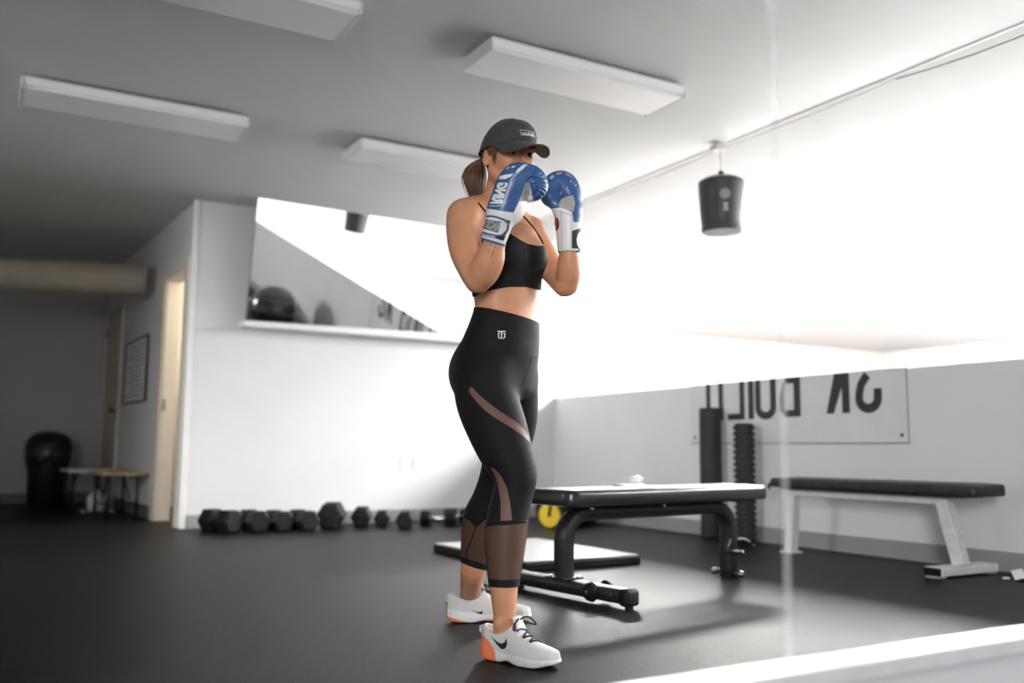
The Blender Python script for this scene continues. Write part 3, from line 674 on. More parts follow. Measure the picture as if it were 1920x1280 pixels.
MB().tube([(1.70, 8.58, 0.34), (1.74, 8.58, 0.40), (1.86, 8.60, 0.40), (1.90, 8.60, 0.34)], 0.012, 8).build('handle', M_RUBBER, t, True)
# dark gym ball and bag seen in the leaning mirror
t = thing('gym_ball', 'dark shiny gym ball seen at the mirror\'s lower left', 'ball', (4.12, 1.70, 0))
pr = [(0.34 * math.sin(math.radians(a)) + 0.001, 0.34 - 0.34 * math.cos(math.radians(a))) for a in range(2, 180, 8)]
MB().lathe((4.12, 1.70, 0.001), pr, 36).build('shell', mat('glossy dark ball', (0.03, 0.03, 0.03), 0.15, coat=0.5), t, True)
for a in (60, 90, 120):
    MB().tube([(4.12 + 0.342 * math.sin(math.radians(a)) * math.cos(q * math.pi / 16), 1.70 + 0.342 * math.sin(math.radians(a)) * math.sin(q * math.pi / 16), 0.341 - 0.342 * math.cos(math.radians(a))) for q in range(33)], 0.004, 6, False).build('ridge', M_GREYPRINT, t, True)
# ================================================================== the boxer
FH = np.array([math.sin(YAW), math.cos(YAW), 0.0]); UA = np.array([math.cos(YAW), -math.sin(YAW), 0.0]); WA = -FH
ZA = np.array([0, 0, 1.0]); BASE = FH * 3.0
CAMn, FWn, RTn, UPn = (np.array(v[:]) for v in (CAM, FW, RT, UP))
def pray(px, py): return FWn + RTn * ((px - 960) / F_PX) - UPn * ((py - 640) / F_PX)
def J(px, py, w):
    """body-space point (right, toward viewer, up) of a joint measured in the photograph, standing w in front of the body's plane"""
    d = pray(px, py); t = (w - (CAMn - BASE) @ WA) / (d @ WA); p = CAMn + d * t - BASE
    return np.array([p @ UA, p @ WA, p[2]])
def Jfloor(px, py, z=0.0):
    d = pray(px, py); t = (z - CAM_H) / d[2]; p = CAMn + d * t - BASE
    return np.array([p @ UA, p @ WA, p[2]])
def to_world(P):
    P = np.asarray(P, float); return BASE + P[..., 0:1] * UA + P[..., 1:2] * WA + P[..., 2:3] * ZA
def to_px(Pw):
    v = Pw - CAMn; z = v @ FWn
    return np.stack([960 + F_PX * (v @ RTn) / z, 640 - F_PX * (v @ UPn) / z], -1)

class Field:
    def __init__(s, lo, hi, h):
        s.lo = np.array(lo, float); s.h = h
        s.n = np.ceil((np.array(hi) - s.lo) / h).astype(int) + 1
        s.a = np.full(s.n, 0.5, np.float32)
        s.ax = [(s.lo[i] + np.arange(s.n[i]) * h).astype(np.float32) for i in range(3)]
    def block(s, lo, hi):
        sl = []
        for i in range(3):
            a = max(0, int((lo[i] - s.lo[i]) / s.h)); b = min(s.n[i], int((hi[i] - s.lo[i]) / s.h) + 2)
            sl.append(slice(a, max(a, b)))
        g = np.meshgrid(*[s.ax[i][sl[i]] for i in range(3)], indexing='ij', sparse=True)
        return tuple(sl), g
    def merge(s, sl, d, k, op='add'):
        a = s.a[sl]
        if a.size == 0: return
        d = np.broadcast_to(d, a.shape)
        if op == 'add':
            if k <= 0: s.a[sl] = np.minimum(a, d); return
            hh = np.clip(0.5 + 0.5 * (a - d) / k, 0, 1); s.a[sl] = a * (1 - hh) + d * hh - k * hh * (1 - hh)
        else:
            d = -d; k = max(k, 1e-4)
            hh = np.clip(0.5 - 0.5 * (a - d) / k, 0, 1); s.a[sl] = a * (1 - hh) + d * hh + k * hh * (1 - hh)
    def limb(s, pts, k=0.02, dense=5, op='add'):
        """pts: list of (p, r); smooth tube through them"""
        P = np.array([p for p, _ in pts]); R = np.array([r for _, r in pts]); Q = np.concatenate([P, R[:, None]], 1)
        if len(Q) > 2 and dense > 1:
            out = []
            E = np.vstack([2 * Q[0] - Q[1], Q, 2 * Q[-1] - Q[-2]])
            for i in range(1, len(E) - 2):
                for t in np.linspace(0, 1, dense, endpoint=False):
                    a, b, c, d = E[i - 1], E[i], E[i + 1], E[i + 2]
                    out.append(0.5 * ((2 * b) + (c - a) * t + (2 * a - 5 * b + 4 * c - d) * t * t + (3 * b - a - 3 * c + d) * t ** 3))
            out.append(Q[-1]); Q = np.array(out)
        m = R.max() + 0.05
        sl, (X, Y, Z) = s.block(Q[:, :3].min(0) - m, Q[:, :3].max(0) + m)
        best = None
        for i in range(len(Q) - 1):
            a, b = Q[i, :3], Q[i + 1, :3]; ab = b - a; L2 = max(ab @ ab, 1e-12)
            t = np.clip(((X - a[0]) * ab[0] + (Y - a[1]) * ab[1] + (Z - a[2]) * ab[2]) / L2, 0, 1)
            d = np.sqrt((X - a[0] - t * ab[0]) ** 2 + (Y - a[1] - t * ab[1]) ** 2 + (Z - a[2] - t * ab[2]) ** 2) - (Q[i, 3] + (Q[i + 1, 3] - Q[i, 3]) * t)
            best = d if best is None else np.minimum(best, d)
        s.merge(sl, best, k, op)
    def ell(s, c, axes, r, k=0.02, op='add'):
        c = np.array(c); axes = np.array(axes, float); r = np.array(r, float)
        m = r.max() + 0.05
        sl, (X, Y, Z) = s.block(c - m, c + m)
        q = [((X - c[0]) * axes[i][0] + (Y - c[1]) * axes[i][1] + (Z - c[2]) * axes[i][2]) for i in range(3)]
        k0 = np.sqrt(sum((q[i] / r[i]) ** 2 for i in range(3))); k1 = np.sqrt(sum((q[i] / r[i] ** 2) ** 2 for i in range(3))) + 1e-6
        s.merge(sl, k0 * (k0 - 1) / k1, k, op)
    def copy(s):
        o = Field.__new__(Field); o.lo, o.h, o.n, o.ax = s.lo, s.h, s.n, s.ax; o.a = s.a.copy(); return o
    def mesh(s, iso=0.0):
        A = s.a - iso; S = (A < 0)
        n = S.shape
        cnt = np.zeros((n[0] - 1, n[1] - 1, n[2] - 1), np.int8)
        corners = [(i, j, k) for i in (0, 1) for j in (0, 1) for k in (0, 1)]
        for c in corners: cnt += S[c[0]:n[0] - 1 + c[0], c[1]:n[1] - 1 + c[1], c[2]:n[2] - 1 + c[2]]
        act = np.argwhere((cnt > 0) & (cnt < 8))
        ids = np.full(cnt.shape, -1, np.int64); ids[tuple(act.T)] = np.arange(len(act))
        val = {c: A[act[:, 0] + c[0], act[:, 1] + c[1], act[:, 2] + c[2]] for c in corners}
        pos = np.zeros((len(act), 3)); num = np.zeros(len(act))
        for c in corners:
            for ax in range(3):
                if c[ax]: continue
                e = list(c); e[ax] = 1; e = tuple(e)
                a, b = val[c], val[e]; mk = (a < 0) != (b < 0)
                t = np.where(mk, a / np.where(mk, a - b, 1), 0)
                p = np.tile(np.array(c, float), (len(act), 1)); p[:, ax] += t
                pos += p * mk[:, None]; num += mk
        V = (act + pos / num[:, None]) * s.h + s.lo
        F = []
        for ax in range(3):
            o1, o2 = (ax + 1) % 3, (ax + 2) % 3
            s0 = [slice(None)] * 3; s1 = [slice(None)] * 3; s0[ax] = slice(0, -1); s1[ax] = slice(1, None)
            a, b = S[tuple(s0)], S[tuple(s1)]
            e = np.argwhere(a != b)
            e = e[(e[:, o1] > 0) & (e[:, o2] > 0) & (e[:, o1] < n[o1] - 1) & (e[:, o2] < n[o2] - 1)]
            inside = a[tuple(e.T)]
            def cell(d1, d2):
                q = e.copy(); q[:, o1] -= d1; q[:, o2] -= d2; return ids[tuple(q.T)]
            quad = np.stack([cell(1, 1), cell(0, 1), cell(0, 0), cell(1, 0)], 1)
            quad[~inside] = quad[~inside][:, ::-1]
            F.append(quad)
        F = np.concatenate(F); F = F[(F >= 0).all(1)]
        if (V[F[:, 0]] * np.cross(V[F[:, 1]], V[F[:, 2]])).sum() > 0: F = F[:, ::-1]   # body space is left-handed
        return V, F
def tris(F): return np.concatenate([F[:, [0, 1, 2]], F[:, [0, 2, 3]]]) if F.shape[1] == 4 else F
def vnormals(V, T):
    n = np.zeros_like(V); fn = np.cross(V[T[:, 1]] - V[T[:, 0]], V[T[:, 2]] - V[T[:, 0]])
    for i in range(3): np.add.at(n, T[:, i], fn)
    return n / (np.linalg.norm(n, axis=1, keepdims=True) + 1e-12)
def clip(V, T, val):
    """keep the side where val < 0, cutting the triangles along val = 0"""
    neg = val < 0; c = neg[T].sum(1)
    out = [T[c == 3]]; V = list(V); new = {}; ex = []
    def cut(i, j):
        key = (min(i, j), max(i, j))
        if key not in new:
            t = val[i] / (val[i] - val[j]); V.append(V[i] + (V[j] - V[i]) * t); new[key] = len(V) - 1
        return new[key]
    for tr in T[(c == 1) | (c == 2)]:
        m = neg[tr]
        if m.sum() == 1:
            k = int(np.argmax(m)); a, b, d = tr[k], tr[(k + 1) % 3], tr[(k + 2) % 3]
            ex.append((a, cut(a, b), cut(a, d)))
        else:
            k = int(np.argmin(m)); a, b, d = tr[k], tr[(k + 1) % 3], tr[(k + 2) % 3]
            p, q = cut(a, b), cut(a, d); ex.append((p, b, d)); ex.append((p, d, q))
    if ex: out.append(np.array(ex, dtype=np.int64))
    T2 = np.concatenate(out); V = np.array(V)
    used = np.unique(T2); mp_ = np.full(len(V), -1); mp_[used] = np.arange(len(used))
    return V[used], mp_[T2]
def polysd(P, poly):
    """signed distance in the photo plane to a closed polygon, negative inside"""
    poly = np.array(poly, float); d = np.full(len(P), 1e9); ins = np.zeros(len(P), bool)
    for i in range(len(poly)):
        a, b = poly[i], poly[(i + 1) % len(poly)]; ab = b - a
        t = np.clip(((P - a) @ ab) / (ab @ ab + 1e-12), 0, 1); d = np.minimum(d, np.linalg.norm(P - a - t[:, None] * ab, axis=1))
        c = ((a[1] > P[:, 1]) != (b[1] > P[:, 1])) & (P[:, 0] < (b[0] - a[0]) * (P[:, 1] - a[1]) / (b[1] - a[1] + 1e-12) + a[0])
        ins ^= c
    return np.where(ins, -d, d)

person = thing('person', 'boxer in black cap, sports bra and leggings guarding with blue gloves', 'person', tuple(to_world(np.array([0.0, 0, 0]))))
def part(name, Vl, T, material, parent=None, thick=0.0, smooth=True):
    o = link_mesh(name, to_world(Vl).tolist(), T.tolist(), material, parent or person, smooth)
    if thick:
        md = o.modifiers.new('thickness', 'SOLIDIFY'); md.thickness = thick; md.offset = -1.0
    return o
def bvh(Vl, T): return BVHTree.FromPolygons([Vector(p) for p in to_world(Vl)], T.tolist())
def surf(px, py, tree, off=0.0):
    d = Vector(pray(px, py)).normalized(); loc, nor, i, dist = tree.ray_cast(CAM, d)
    if loc is None: return None
    if nor.dot(d) > 0: nor = -nor
    return loc + nor * off
def line_on(name, pts, r, material, tree, parent, off=0.0, n=6):
    dense = []
    for i in range(len(pts) - 1):
        for t in np.linspace(0, 1, 5, endpoint=False): dense.append((pts[i][0] + (pts[i + 1][0] - pts[i][0]) * t, pts[i][1] + (pts[i + 1][1] - pts[i][1]) * t))
    dense.append(pts[-1])
    P = [surf(x, y, tree, off) for x, y in dense]; P = [p for p in P if p is not None]
    if len(P) < 2: return None
    # keep the stroke on one sheet of the surface
    Q = [P[0]]
    for p in P[1:]:
        if (p - Q[-1]).length < 0.03: Q.append(p)
    return MB().tube(Q, r, n).build(name, material, parent, True) if len(Q) > 1 else None
def decal(name, polys, material, tree, parent, off=0.0012, cell=2.0):
    """thin printed shape laid on a surface: polygons or triangles given in photo coordinates"""
    bm = bmesh.new()
    for poly in polys:
        vs = [bm.verts.new((x, y, 0)) for x, y in poly]
        try: bm.faces.new(vs)
        except Exception: pass
    bmesh.ops.remove_doubles(bm, verts=list(bm.verts), dist=1e-4)
    bmesh.ops.triangulate(bm, faces=list(bm.faces))
    for _ in range(4):
        le = [e for e in bm.edges if e.calc_length() > cell * 1.6]
        if not le: break
        bmesh.ops.subdivide_edges(bm, edges=le, cuts=1)
        bmesh.ops.triangulate(bm, faces=list(bm.faces))
    ok = {}
    for v in bm.verts:
        p = surf(v.co.x, v.co.y, tree, off)
        ok[v.index] = p
    bm.verts.index_update(); V = []; F = []; idx = {}
    for f in bm.faces:
        q = []
        for v in f.verts:
            if v not in idx:
                p = surf(v.co.x, v.co.y, tree, off); idx[v] = None if p is None else len(V)
                if p is not None: V.append(p[:])
            q.append(idx[v])
        if None in q: continue
        if max((Vector(V[q[i]]) - Vector(V[q[(i + 1) % len(q)]])).length for i in range(len(q))) > 0.03: continue
        F.append(q)
    bm.free()
    return link_mesh(name, V, F, material, parent, True) if F else None
def text_polys(body, quad, bold=0.012, align=True):
    """letter triangles mapped bilinearly into a photo quad: corners for (0,0),(1,0),(1,1),(0,1) of the text box"""
    cu = bpy.data.curves.new('lettering', 'FONT'); cu.body = body; cu.offset = bold; cu.resolution_u = 3
    ob = bpy.data.objects.new('lettering', cu); COL.objects.link(ob)
    dg = bpy.context.evaluated_depsgraph_get(); dg.update()
    me = ob.evaluated_get(dg).to_mesh()
    co = np.array([v.co[:2] for v in me.vertices]); fs = [list(p.vertices) for p in me.polygons]
    ob.evaluated_get(dg).to_mesh_clear(); bpy.data.objects.remove(ob); bpy.data.curves.remove(cu)
    lo, hi = co.min(0), co.max(0); st = (co - lo) / (hi - lo)
    q = np.array(quad, float)
    P = (1 - st[:, :1]) * (1 - st[:, 1:]) * q[0] + st[:, :1] * (1 - st[:, 1:]) * q[1] + st[:, :1] * st[:, 1:] * q[2] + (1 - st[:, :1]) * st[:, 1:] * q[3]
    return [[tuple(P[i]) for i in f] for f in fs]

M_SKIN = mat('skin', (0.63, 0.305, 0.168), 0.45, spec=0.4, noise=(35, 0.05), bump=(350, 0.04), sss=0.15)
M_LEGG = mat('black stretch fabric', (0.0065, 0.0065, 0.0078), 0.68, spec=0.22, noise=(60, 0.12), bump=(900, 0.05), sheen=0.03)
M_MESHP = mat('sheer black mesh', (0.020, 0.016, 0.017), 0.6, noise=(300, 0.3), trans=0.36)
M_MESHT = mat('sheer dusty mesh', (0.085, 0.058, 0.066), 0.6, noise=(300, 0.3), trans=0.44)
M_CAP = mat('charcoal cap cotton', (0.042, 0.042, 0.043), 0.75, noise=(90, 0.15), bump=(700, 0.1), sheen=0.1)
M_HAIR = mat('brown hair', (0.15, 0.072, 0.036), 0.38, spec=0.5, noise=(25, 0.45))
M_BLUE = mat('blue glove leather', (0.042, 0.115, 0.30), 0.34, spec=0.5, noise=(20, 0.08), bump=(120, 0.08))
M_TRIMB = mat('blue piping', (0.045, 0.13, 0.33), 0.45)
M_GWHITE = mat('white glove leather', (0.80, 0.79, 0.77), 0.42, noise=(18, 0.04), bump=(90, 0.12))
M_GGREY = mat('grey palm leather', (0.40, 0.39, 0.38), 0.55, noise=(60, 0.15), bump=(200, 0.2))
M_GPRINT = mat('white print', (0.78, 0.79, 0.80), 0.5)
M_KNIT = mat('white shoe knit', (0.70, 0.70, 0.69), 0.7, noise=(260, 0.06), bump=(700, 0.12))
M_SOLE = mat('white foam sole', (0.80, 0.80, 0.80), 0.5, noise=(30, 0.02))
M_ORANGE = mat('coral orange foam', (1.0, 0.25, 0.12), 0.5, noise=(30, 0.04))
M_LACE = mat('black lace', (0.013, 0.013, 0.022), 0.7)
M_PURPLE = mat('purple red emblem', (0.16, 0.03, 0.09), 0.5)
M_RED = mat('rust red emblem', (0.40, 0.07, 0.03), 0.5)
M_TATTOO = mat('tattoo ink', (0.07, 0.055, 0.065), 0.6)
M_EYE = mat('eye white', (0.55, 0.52, 0.50), 0.15)
M_IRIS = mat('dark iris', (0.012, 0.008, 0.006), 0.08)
M_LASH = mat('dark lash', (0.012, 0.009, 0.008), 0.6)

# ------------------------------------------------------------------ body field
body = Field((-0.27, -0.50, 0.0), (0.27, 0.40, 1.74), 0.0042)
def ad(al): a = math.radians(al); return np.array([math.cos(a), math.sin(a), 0]), np.array([-math.sin(a), math.cos(a), 0])
sec = [  # photo row, left, right edge, facing angle, depth ratio, plane w
    (408, 884, 985, 46, 0.58, 0.00), (430, 868, 1008, 46, 0.64, 0.00), (460, 866, 1014, 46, 0.70, 0.0), (490, 870, 1016, 46, 0.72, 0.0), (520, 880, 1014, 46, 0.72, 0.0),
    (550, 888, 1013, 45, 0.72, 0.0), (582, 892, 1010, 44, 0.72, 0.0), (606, 884, 1010, 43, 0.74, 0.0), (632, 873, 1010, 42, 0.76, -0.01),
    (660, 862, 1009, 41, 0.78, -0.015), (690, 856, 1006, 40, 0.80, -0.02), (720, 858, 1002, 40, 0.82, -0.02), (750, 868, 995, 40, 0.85, -0.02)]
S = []
for y, l, r, al, ratio, wv in sec:
    p0, p1 = J(l, y, wv), J(r, y, wv); c = (p0 + p1) / 2; hw = (p1[0] - p0[0]) / 2; a_ = math.radians(al)
    A_ = hw / math.sqrt(math.sin(a_) ** 2 + ratio ** 2 * math.cos(a_) ** 2)
    S.append((c[2], c[0], c[1], A_, A_ * ratio, a_))
S = np.array(S[::-1])
zz = np.linspace(S[0, 0], S[-1, 0], 80); SS = np.array([np.interp(zz, S[:, 0], S[:, i]) for i in range(6)]).T
ker = np.array([1, 2, 3, 2, 1.0]) / 9
for i in range(1, 6): SS[:, i] = np.convolve(np.pad(SS[:, i], 2, 'edge'), ker, 'valid')
sl, (X, Y, Z) = body.block((-0.27, -0.3, zz[0] - 0.08), (0.27, 0.3, zz[-1] + 0.08))
zc = np.clip(Z, zz[0], zz[-1]); fi = [np.interp(zc.ravel(), zz, SS[:, i]).reshape(zc.shape) for i in range(1, 6)]
dx, dy = X - fi[0], Y - fi[1]; ca, sa = np.cos(fi[4]), np.sin(fi[4])
qf = dx * ca + dy * sa; ql = -dx * sa + dy * ca
k0 = np.sqrt((ql / fi[2]) ** 2 + (qf / fi[3]) ** 2); k1 = np.sqrt((ql / fi[2] ** 2) ** 2 + (qf / fi[3] ** 2) ** 2) + 1e-6
d2 = k0 * (k0 - 1) / k1; dz = np.abs(Z - (zz[0] + zz[-1]) / 2) - (zz[-1] - zz[0]) / 2
rr = 0.035
dd2 = np.minimum(np.maximum(d2 + rr, dz + rr), 0) + np.sqrt(np.maximum(d2 + rr, 0) ** 2 + np.maximum(dz + rr, 0) ** 2) - rr
body.merge(sl, dd2, 0)
fch, lch = ad(46)
cc = J(944, 482, 0.0)
for s_, fo in ((1, 0.062), (-1, 0.060)):
    body.ell(cc + fch * fo + lch * (0.058 * s_) + ZA * 0.002, [fch, lch, ZA], (0.058, 0.058, 0.062), 0.03)
fp, lp = ad(40)
cp = J(930, 700, -0.02)
for s_ in (1, -1): body.ell(cp - fp * 0.055 + lp * (0.055 if s_ > 0 else 0.05) * s_, [fp, lp, ZA], (0.072, 0.070, 0.085), 0.045)
torso = body.copy()
# shoulders, neck
body.limb([(J(932, 402, -0.005), 0.058), (J(936, 372, 0.005), 0.051), (J(944, 335, 0.02), 0.052)], 0.045)
body.limb([(J(925, 388, 0.0), 0.042), (J(893, 392, 0.06), 0.044), (J(873, 404, 0.105), 0.052)], 0.03)
body.limb([(J(945, 392, -0.01), 0.040), (J(975, 418, -0.075), 0.042), (J(993, 432, -0.115), 0.046)], 0.03)
# near arm
body.limb([(J(870, 407, 0.105), 0.054), (J(867, 432, 0.12), 0.052), (J(871, 470, 0.145), 0.048), (J(884, 505, 0.170), 0.042), (J(896, 526, 0.185), 0.040)], 0.022)
body.limb([(J(897, 525, 0.185), 0.040), (J(908, 508, 0.205), 0.048), (J(918, 486, 0.225), 0.046), (J(925, 462, 0.243), 0.036), (J(934, 432, 0.26), 0.032), (J(948, 395, 0.272), 0.034), (J(955, 365, 0.278), 0.034)], 0.005)
# far arm
body.limb([(J(994, 434, -0.115), 0.048), (J(1012, 465, -0.105), 0.044), (J(1035, 505, -0.06), 0.042), (J(1058, 534, 0.0), 0.038)], 0.02)
body.limb([(J(1062, 535, 0.0), 0.037), (J(1066, 512, 0.025), 0.040), (J(1067, 490, 0.04), 0.037), (J(1067, 465, 0.05), 0.030), (J(1066, 420, 0.055), 0.030), (J(1064, 380, 0.055), 0.032)], 0.005)
# shoes' axes give the ankles
HN, TN = Jfloor(911, 1232), Jfloor(1046, 1254)
HF, TF = Jfloor(845, 1166), Jfloor(994, 1161)
def foot_frame(H, T_):
    x = T_ - H; L = np.linalg.norm(x); x = x / L; y = np.array([-x[1], x[0], 0.0]); return x, y, L
xn, yn, Ln = foot_frame(HN, TN); xf, yf, Lf = foot_frame(HF, TF)
AN, AF = HN + xn * 0.062 + ZA * 0.085, HF + xf * 0.066 + ZA * 0.085
# near leg
wa = AN[1]
body.limb([(J(908, 712, 0.05), 0.096), (J(914, 752, 0.065), 0.096), (J(931, 800, 0.09), 0.091), (J(948, 845, 0.115), 0.080), (J(966, 890, 0.135), 0.064), (J(962, 925, 0.14), 0.058),
           (J(953, 965, 0.145), 0.060), (J(948, 1005, 0.15), 0.061), (J(946, 1045, 0.16), 0.054), (J(945, 1085, 0.17), 0.045), (J(945, 1120, 0.178), 0.039), (J(946, 1150, wa), 0.034), (AN, 0.030), (AN - ZA * 0.03, 0.024)], 0.03)
body.limb([(AN - ZA * 0.03, 0.022), (AN + xn * 0.07 - ZA * 0.050, 0.022), (AN + xn * 0.11 - ZA * 0.058, 0.014)], 0.02)
# far leg
wb = AF[1]
body.limb([(J(962, 715, -0.075), 0.078), (J(961, 760, -0.095), 0.082), (J(958, 800, -0.12), 0.080), (J(947, 850, -0.15), 0.070), (J(934, 895, -0.18), 0.060), (J(918, 935, -0.21), 0.056),
           (J(902, 972, -0.24), 0.060), (J(898, 1005, -0.262), 0.059), (J(893, 1040, -0.285), 0.052), (J(886, 1075, -0.30), 0.042), (J(882, 1110, wb), 0.037), (AF, 0.030), (AF - ZA * 0.03, 0.024)], 0.025)
body.limb([(AF - ZA * 0.03, 0.022), (AF + xf * 0.07 - ZA * 0.050, 0.022), (AF + xf * 0.11 - ZA * 0.058, 0.014)], 0.02)
# ankle bones
body.ell(AN + yn * 0.026 + ZA * 0.024, np.eye(3), (0.010, 0.010, 0.012), 0.015)
body.ell(AF + yf * 0.026 + ZA * 0.024, np.eye(3), (0.010, 0.010, 0.012), 0.015)
# head
HA, HP, HR = math.radians(57), math.radians(14), math.radians(-3)
fh0 = np.array([math.cos(HA), math.sin(HA), 0]); lh = np.array([-math.sin(HA), math.cos(HA), 0])
fh = fh0 * math.cos(HP) - ZA * math.sin(HP); uh = ZA * math.cos(HP) + fh0 * math.sin(HP)
lh, uh = lh * math.cos(HR) + uh * math.sin(HR), uh * math.cos(HR) - lh * math.sin(HR)
HC = J(951, 289, 0.05)
hax = [fh, lh, uh]
def hp_(f, l, u): return HC + fh * f + lh * l + uh * u
body.ell(hp_(-0.005, 0, 0.018), hax, (0.095, 0.075, 0.088), 0.02)
body.ell(hp_(0.032, 0, -0.040), hax, (0.060, 0.056, 0.068), 0.03)
body.limb([(hp_(0.010, 0.050, -0.062), 0.016), (hp_(0.050, 0.036, -0.088), 0.015), (hp_(0.076, 0, -0.098), 0.020), (hp_(0.050, -0.036, -0.088), 0.015), (hp_(0.010, -0.050, -0.062), 0.016)], 0.03)
for s_ in (1, -1):
    body.ell(hp_(0.062, 0.036 * s_, -0.030), hax, (0.030, 0.026, 0.026), 0.02)
    body.ell(hp_(0.082, 0.030 * s_, 0.020), hax, (0.014, 0.026, 0.010), 0.012)
    body.ell(hp_(0.101, 0.031 * s_, 0.0), hax, (0.016, 0.017, 0.010), 0.010, 'sub')
    body.limb([(hp_(0.086, 0.015 * s_, 0.0075), 0.0045), (hp_(0.0895, 0.030 * s_, 0.0105), 0.0052), (hp_(0.080, 0.046 * s_, 0.0060), 0.0045)], 0.006)
    body.limb([(hp_(0.086, 0.015 * s_, -0.0075), 0.0040), (hp_(0.0875, 0.030 * s_, -0.0108), 0.0046), (hp_(0.080, 0.046 * s_, -0.0070), 0.0040)], 0.006)
    body.ell(hp_(0.108, 0.010 * s_, -0.040), hax, (0.009, 0.008, 0.007), 0.008)
    e = hp_(-0.006, 0.077 * s_, -0.016)
    ea = [fh * 0.9 - lh * s_ * 0.43, lh * s_ * 0.9 + fh * 0.43, uh]
    body.ell(e, ea, (0.017, 0.007, 0.029), 0.006)
    body.ell(e - fh * 0.001 + lh * s_ * 0.010 + uh * 0.003, ea, (0.010, 0.007, 0.017), 0.005, 'sub')
    body.ell(e + uh * -0.024 + fh * 0.004, ea, (0.009, 0.006, 0.009), 0.006)
    body.limb([(e + lh * s_ * 0.006 + uh * 0.020 - fh * 0.004, 0.0035), (e + lh * s_ * 0.007 + uh * 0.006 - fh * 0.011, 0.0035), (e + lh * s_ * 0.006 - uh * 0.012 - fh * 0.007, 0.003)], 0.003, 4, 'sub')
body.limb([(hp_(0.090, 0, 0.006), 0.008), (hp_(0.108, 0, -0.020), 0.009), (hp_(0.117, 0, -0.036), 0.011)], 0.012)
body.ell(hp_(0.092, 0, -0.062), hax, (0.011, 0.023, 0.006), 0.008)
body.ell(hp_(0.090, 0, -0.071), hax, (0.011, 0.020, 0.007), 0.006)
BV, BF = body.mesh(); BT = tris(BF)
part('body', BV, BF, M_SKIN)
BVH_BODY = bvh(BV, BT)
# eyes
for s_ in (1, -1):
    ec = hp_(0.0775, 0.031 * s_, 0.0); gz = (fh * 0.93 + np.array([0.25, 0.35, -0.05]) * 0.3); gz = gz / np.linalg.norm(gz)
    mb = MB(); bm = bmesh.new(); bmesh.ops.create_uvsphere(bm, u_segments=20, v_segments=14, radius=0.0122)
    for v in bm.verts: v.co = v.co + Vector(to_world(ec))
    mb._bm(bm); eo = mb.build('eyeball', M_EYE, person, True)
    ew = Vector(to_world(ec)); gw = Vector((to_world(gz) - to_world(np.zeros(3))))
    MB().tube([ew + gw * 0.0108, ew + gw * 0.0122, ew + gw * 0.0127], [0.0070, 0.0065, 0.002], 16).build('iris', M_IRIS, eo, True)
    def hw(f, l, u): return Vector(to_world(hp_(f, l, u)))
    MB().tube([hw(0.0915 - 0.25 * abs(o) - 0.25 * max(0, o), (0.030 + o) * s_, 0.0062 - 0.00045 * (o * 1000 / 3.0) ** 2 * 0.1) + Vector((0, 0, 0)) for o in (-0.013, -0.008, 0, 0.008, 0.014)], [0.001, 0.0022, 0.0028, 0.0024, 0.001], 6).build('eyelash', M_LASH, eo, True)
    MB().tube([hw(0.094 - 0.012 * max(0, o / 0.02), (0.030 + o) * s_, 0.0215 + 0.003 * (1 - abs(o) / 0.02)) for o in (-0.018, -0.008, 0.004, 0.014, 0.022)], [0.001, 0.0026, 0.003, 0.0024, 0.001], 6).build('eyebrow', M_HAIR, eo, True)

# ------------------------------------------------------------------ leggings
LV, LF = body.mesh(0.0038); LT = tris(LF)
def fld(V): Pw = to_world(V); return to_px(Pw), Pw
p0, p1 = J(892, 580, 0.0), J(1012, 605, 0.0)
wz = p0[2] + (p1[2] - p0[2]) * (LV[:, 0] - p0[0]) / (p1[0] - p0[0]) + 0.10 * (0.0 - LV[:, 1]) * 0.3
v_waist = LV[:, 2] - wz
LV, LT = clip(LV, LT, v_waist)
isnear = lambda V: np.where(V[:, 2] < 0.52, V[:, 1] > -0.06, True)
zcn = J(945, 1097, 0.17)[2]; zcf = J(886, 1058, -0.30)[2]
def cuffval(V, dn, df):
    fz = zcf - 0.30 * (V[:, 0] - J(886, 1058, -0.30)[0])
    return np.where(V[:, 2] > 0.55, -1, np.where(V[:, 1] > -0.06, zcn + dn - V[:, 2], fz + df - V[:, 2]))
LV, LT = clip(LV, LT, cuffval(LV, 0, 0))
A_POLY = [(884, 723), (892, 733), (900, 741), (919, 757), (935, 768.5), (950, 778), (975, 794), (987, 805), (993, 816), (996, 831), (987, 822), (972, 810), (956, 800), (925, 781), (908, 768), (894, 754), (884, 742), (877.5, 731)]
B_POLY = [(918, 875), (928, 879), (940, 892), (951, 915), (957, 945), (961, 976), (938, 978), (938, 939), (933, 912), (926, 890)]
def lower_mesh(V, P):
    """above/below the calf line, all round the leg: negative inside the sheer panel"""
    yn_ = np.interp(P[:, 0], [905, 912, 938, 990, 1000], [990, 987, 979, 978, 979])
    ln = J(945, 981, 0.15)[2]
    near = (V[:, 2] - (ln + (P[:, 0] - 945) * 0.00012)) * 1000
    lf = J(893, 980, -0.25)[2]
    far = (V[:, 2] - (lf + np.interp(P[:, 0], [868, 881, 892, 910, 930], [0.022, 0.012, -0.012, 0.018, 0.03]))) * 1000
    top = np.where(V[:, 1] > -0.06, near, far)
    bot = cuffval(V, 0.022, 0.022) * 1000
    return np.where(V[:, 2] > 0.55, 50.0, np.maximum(top, bot))
P, Pw = fld(LV); nrm = vnormals(to_world(LV), LT); facing = ((CAMn - Pw) * nrm).sum(1) > 0
near_leg = (LV[:, 1] > -0.03) & facing
def front(val, V): return val
vA = np.where(near_leg, polysd(P, A_POLY), 30.0); vB = np.where(near_leg, polysd(P, B_POLY), 30.0); vC = lower_mesh(LV, P)
pan = np.minimum(np.minimum(vA, vB), vC)
V_, T_ = clip(LV, LT, -pan + 1e-6)
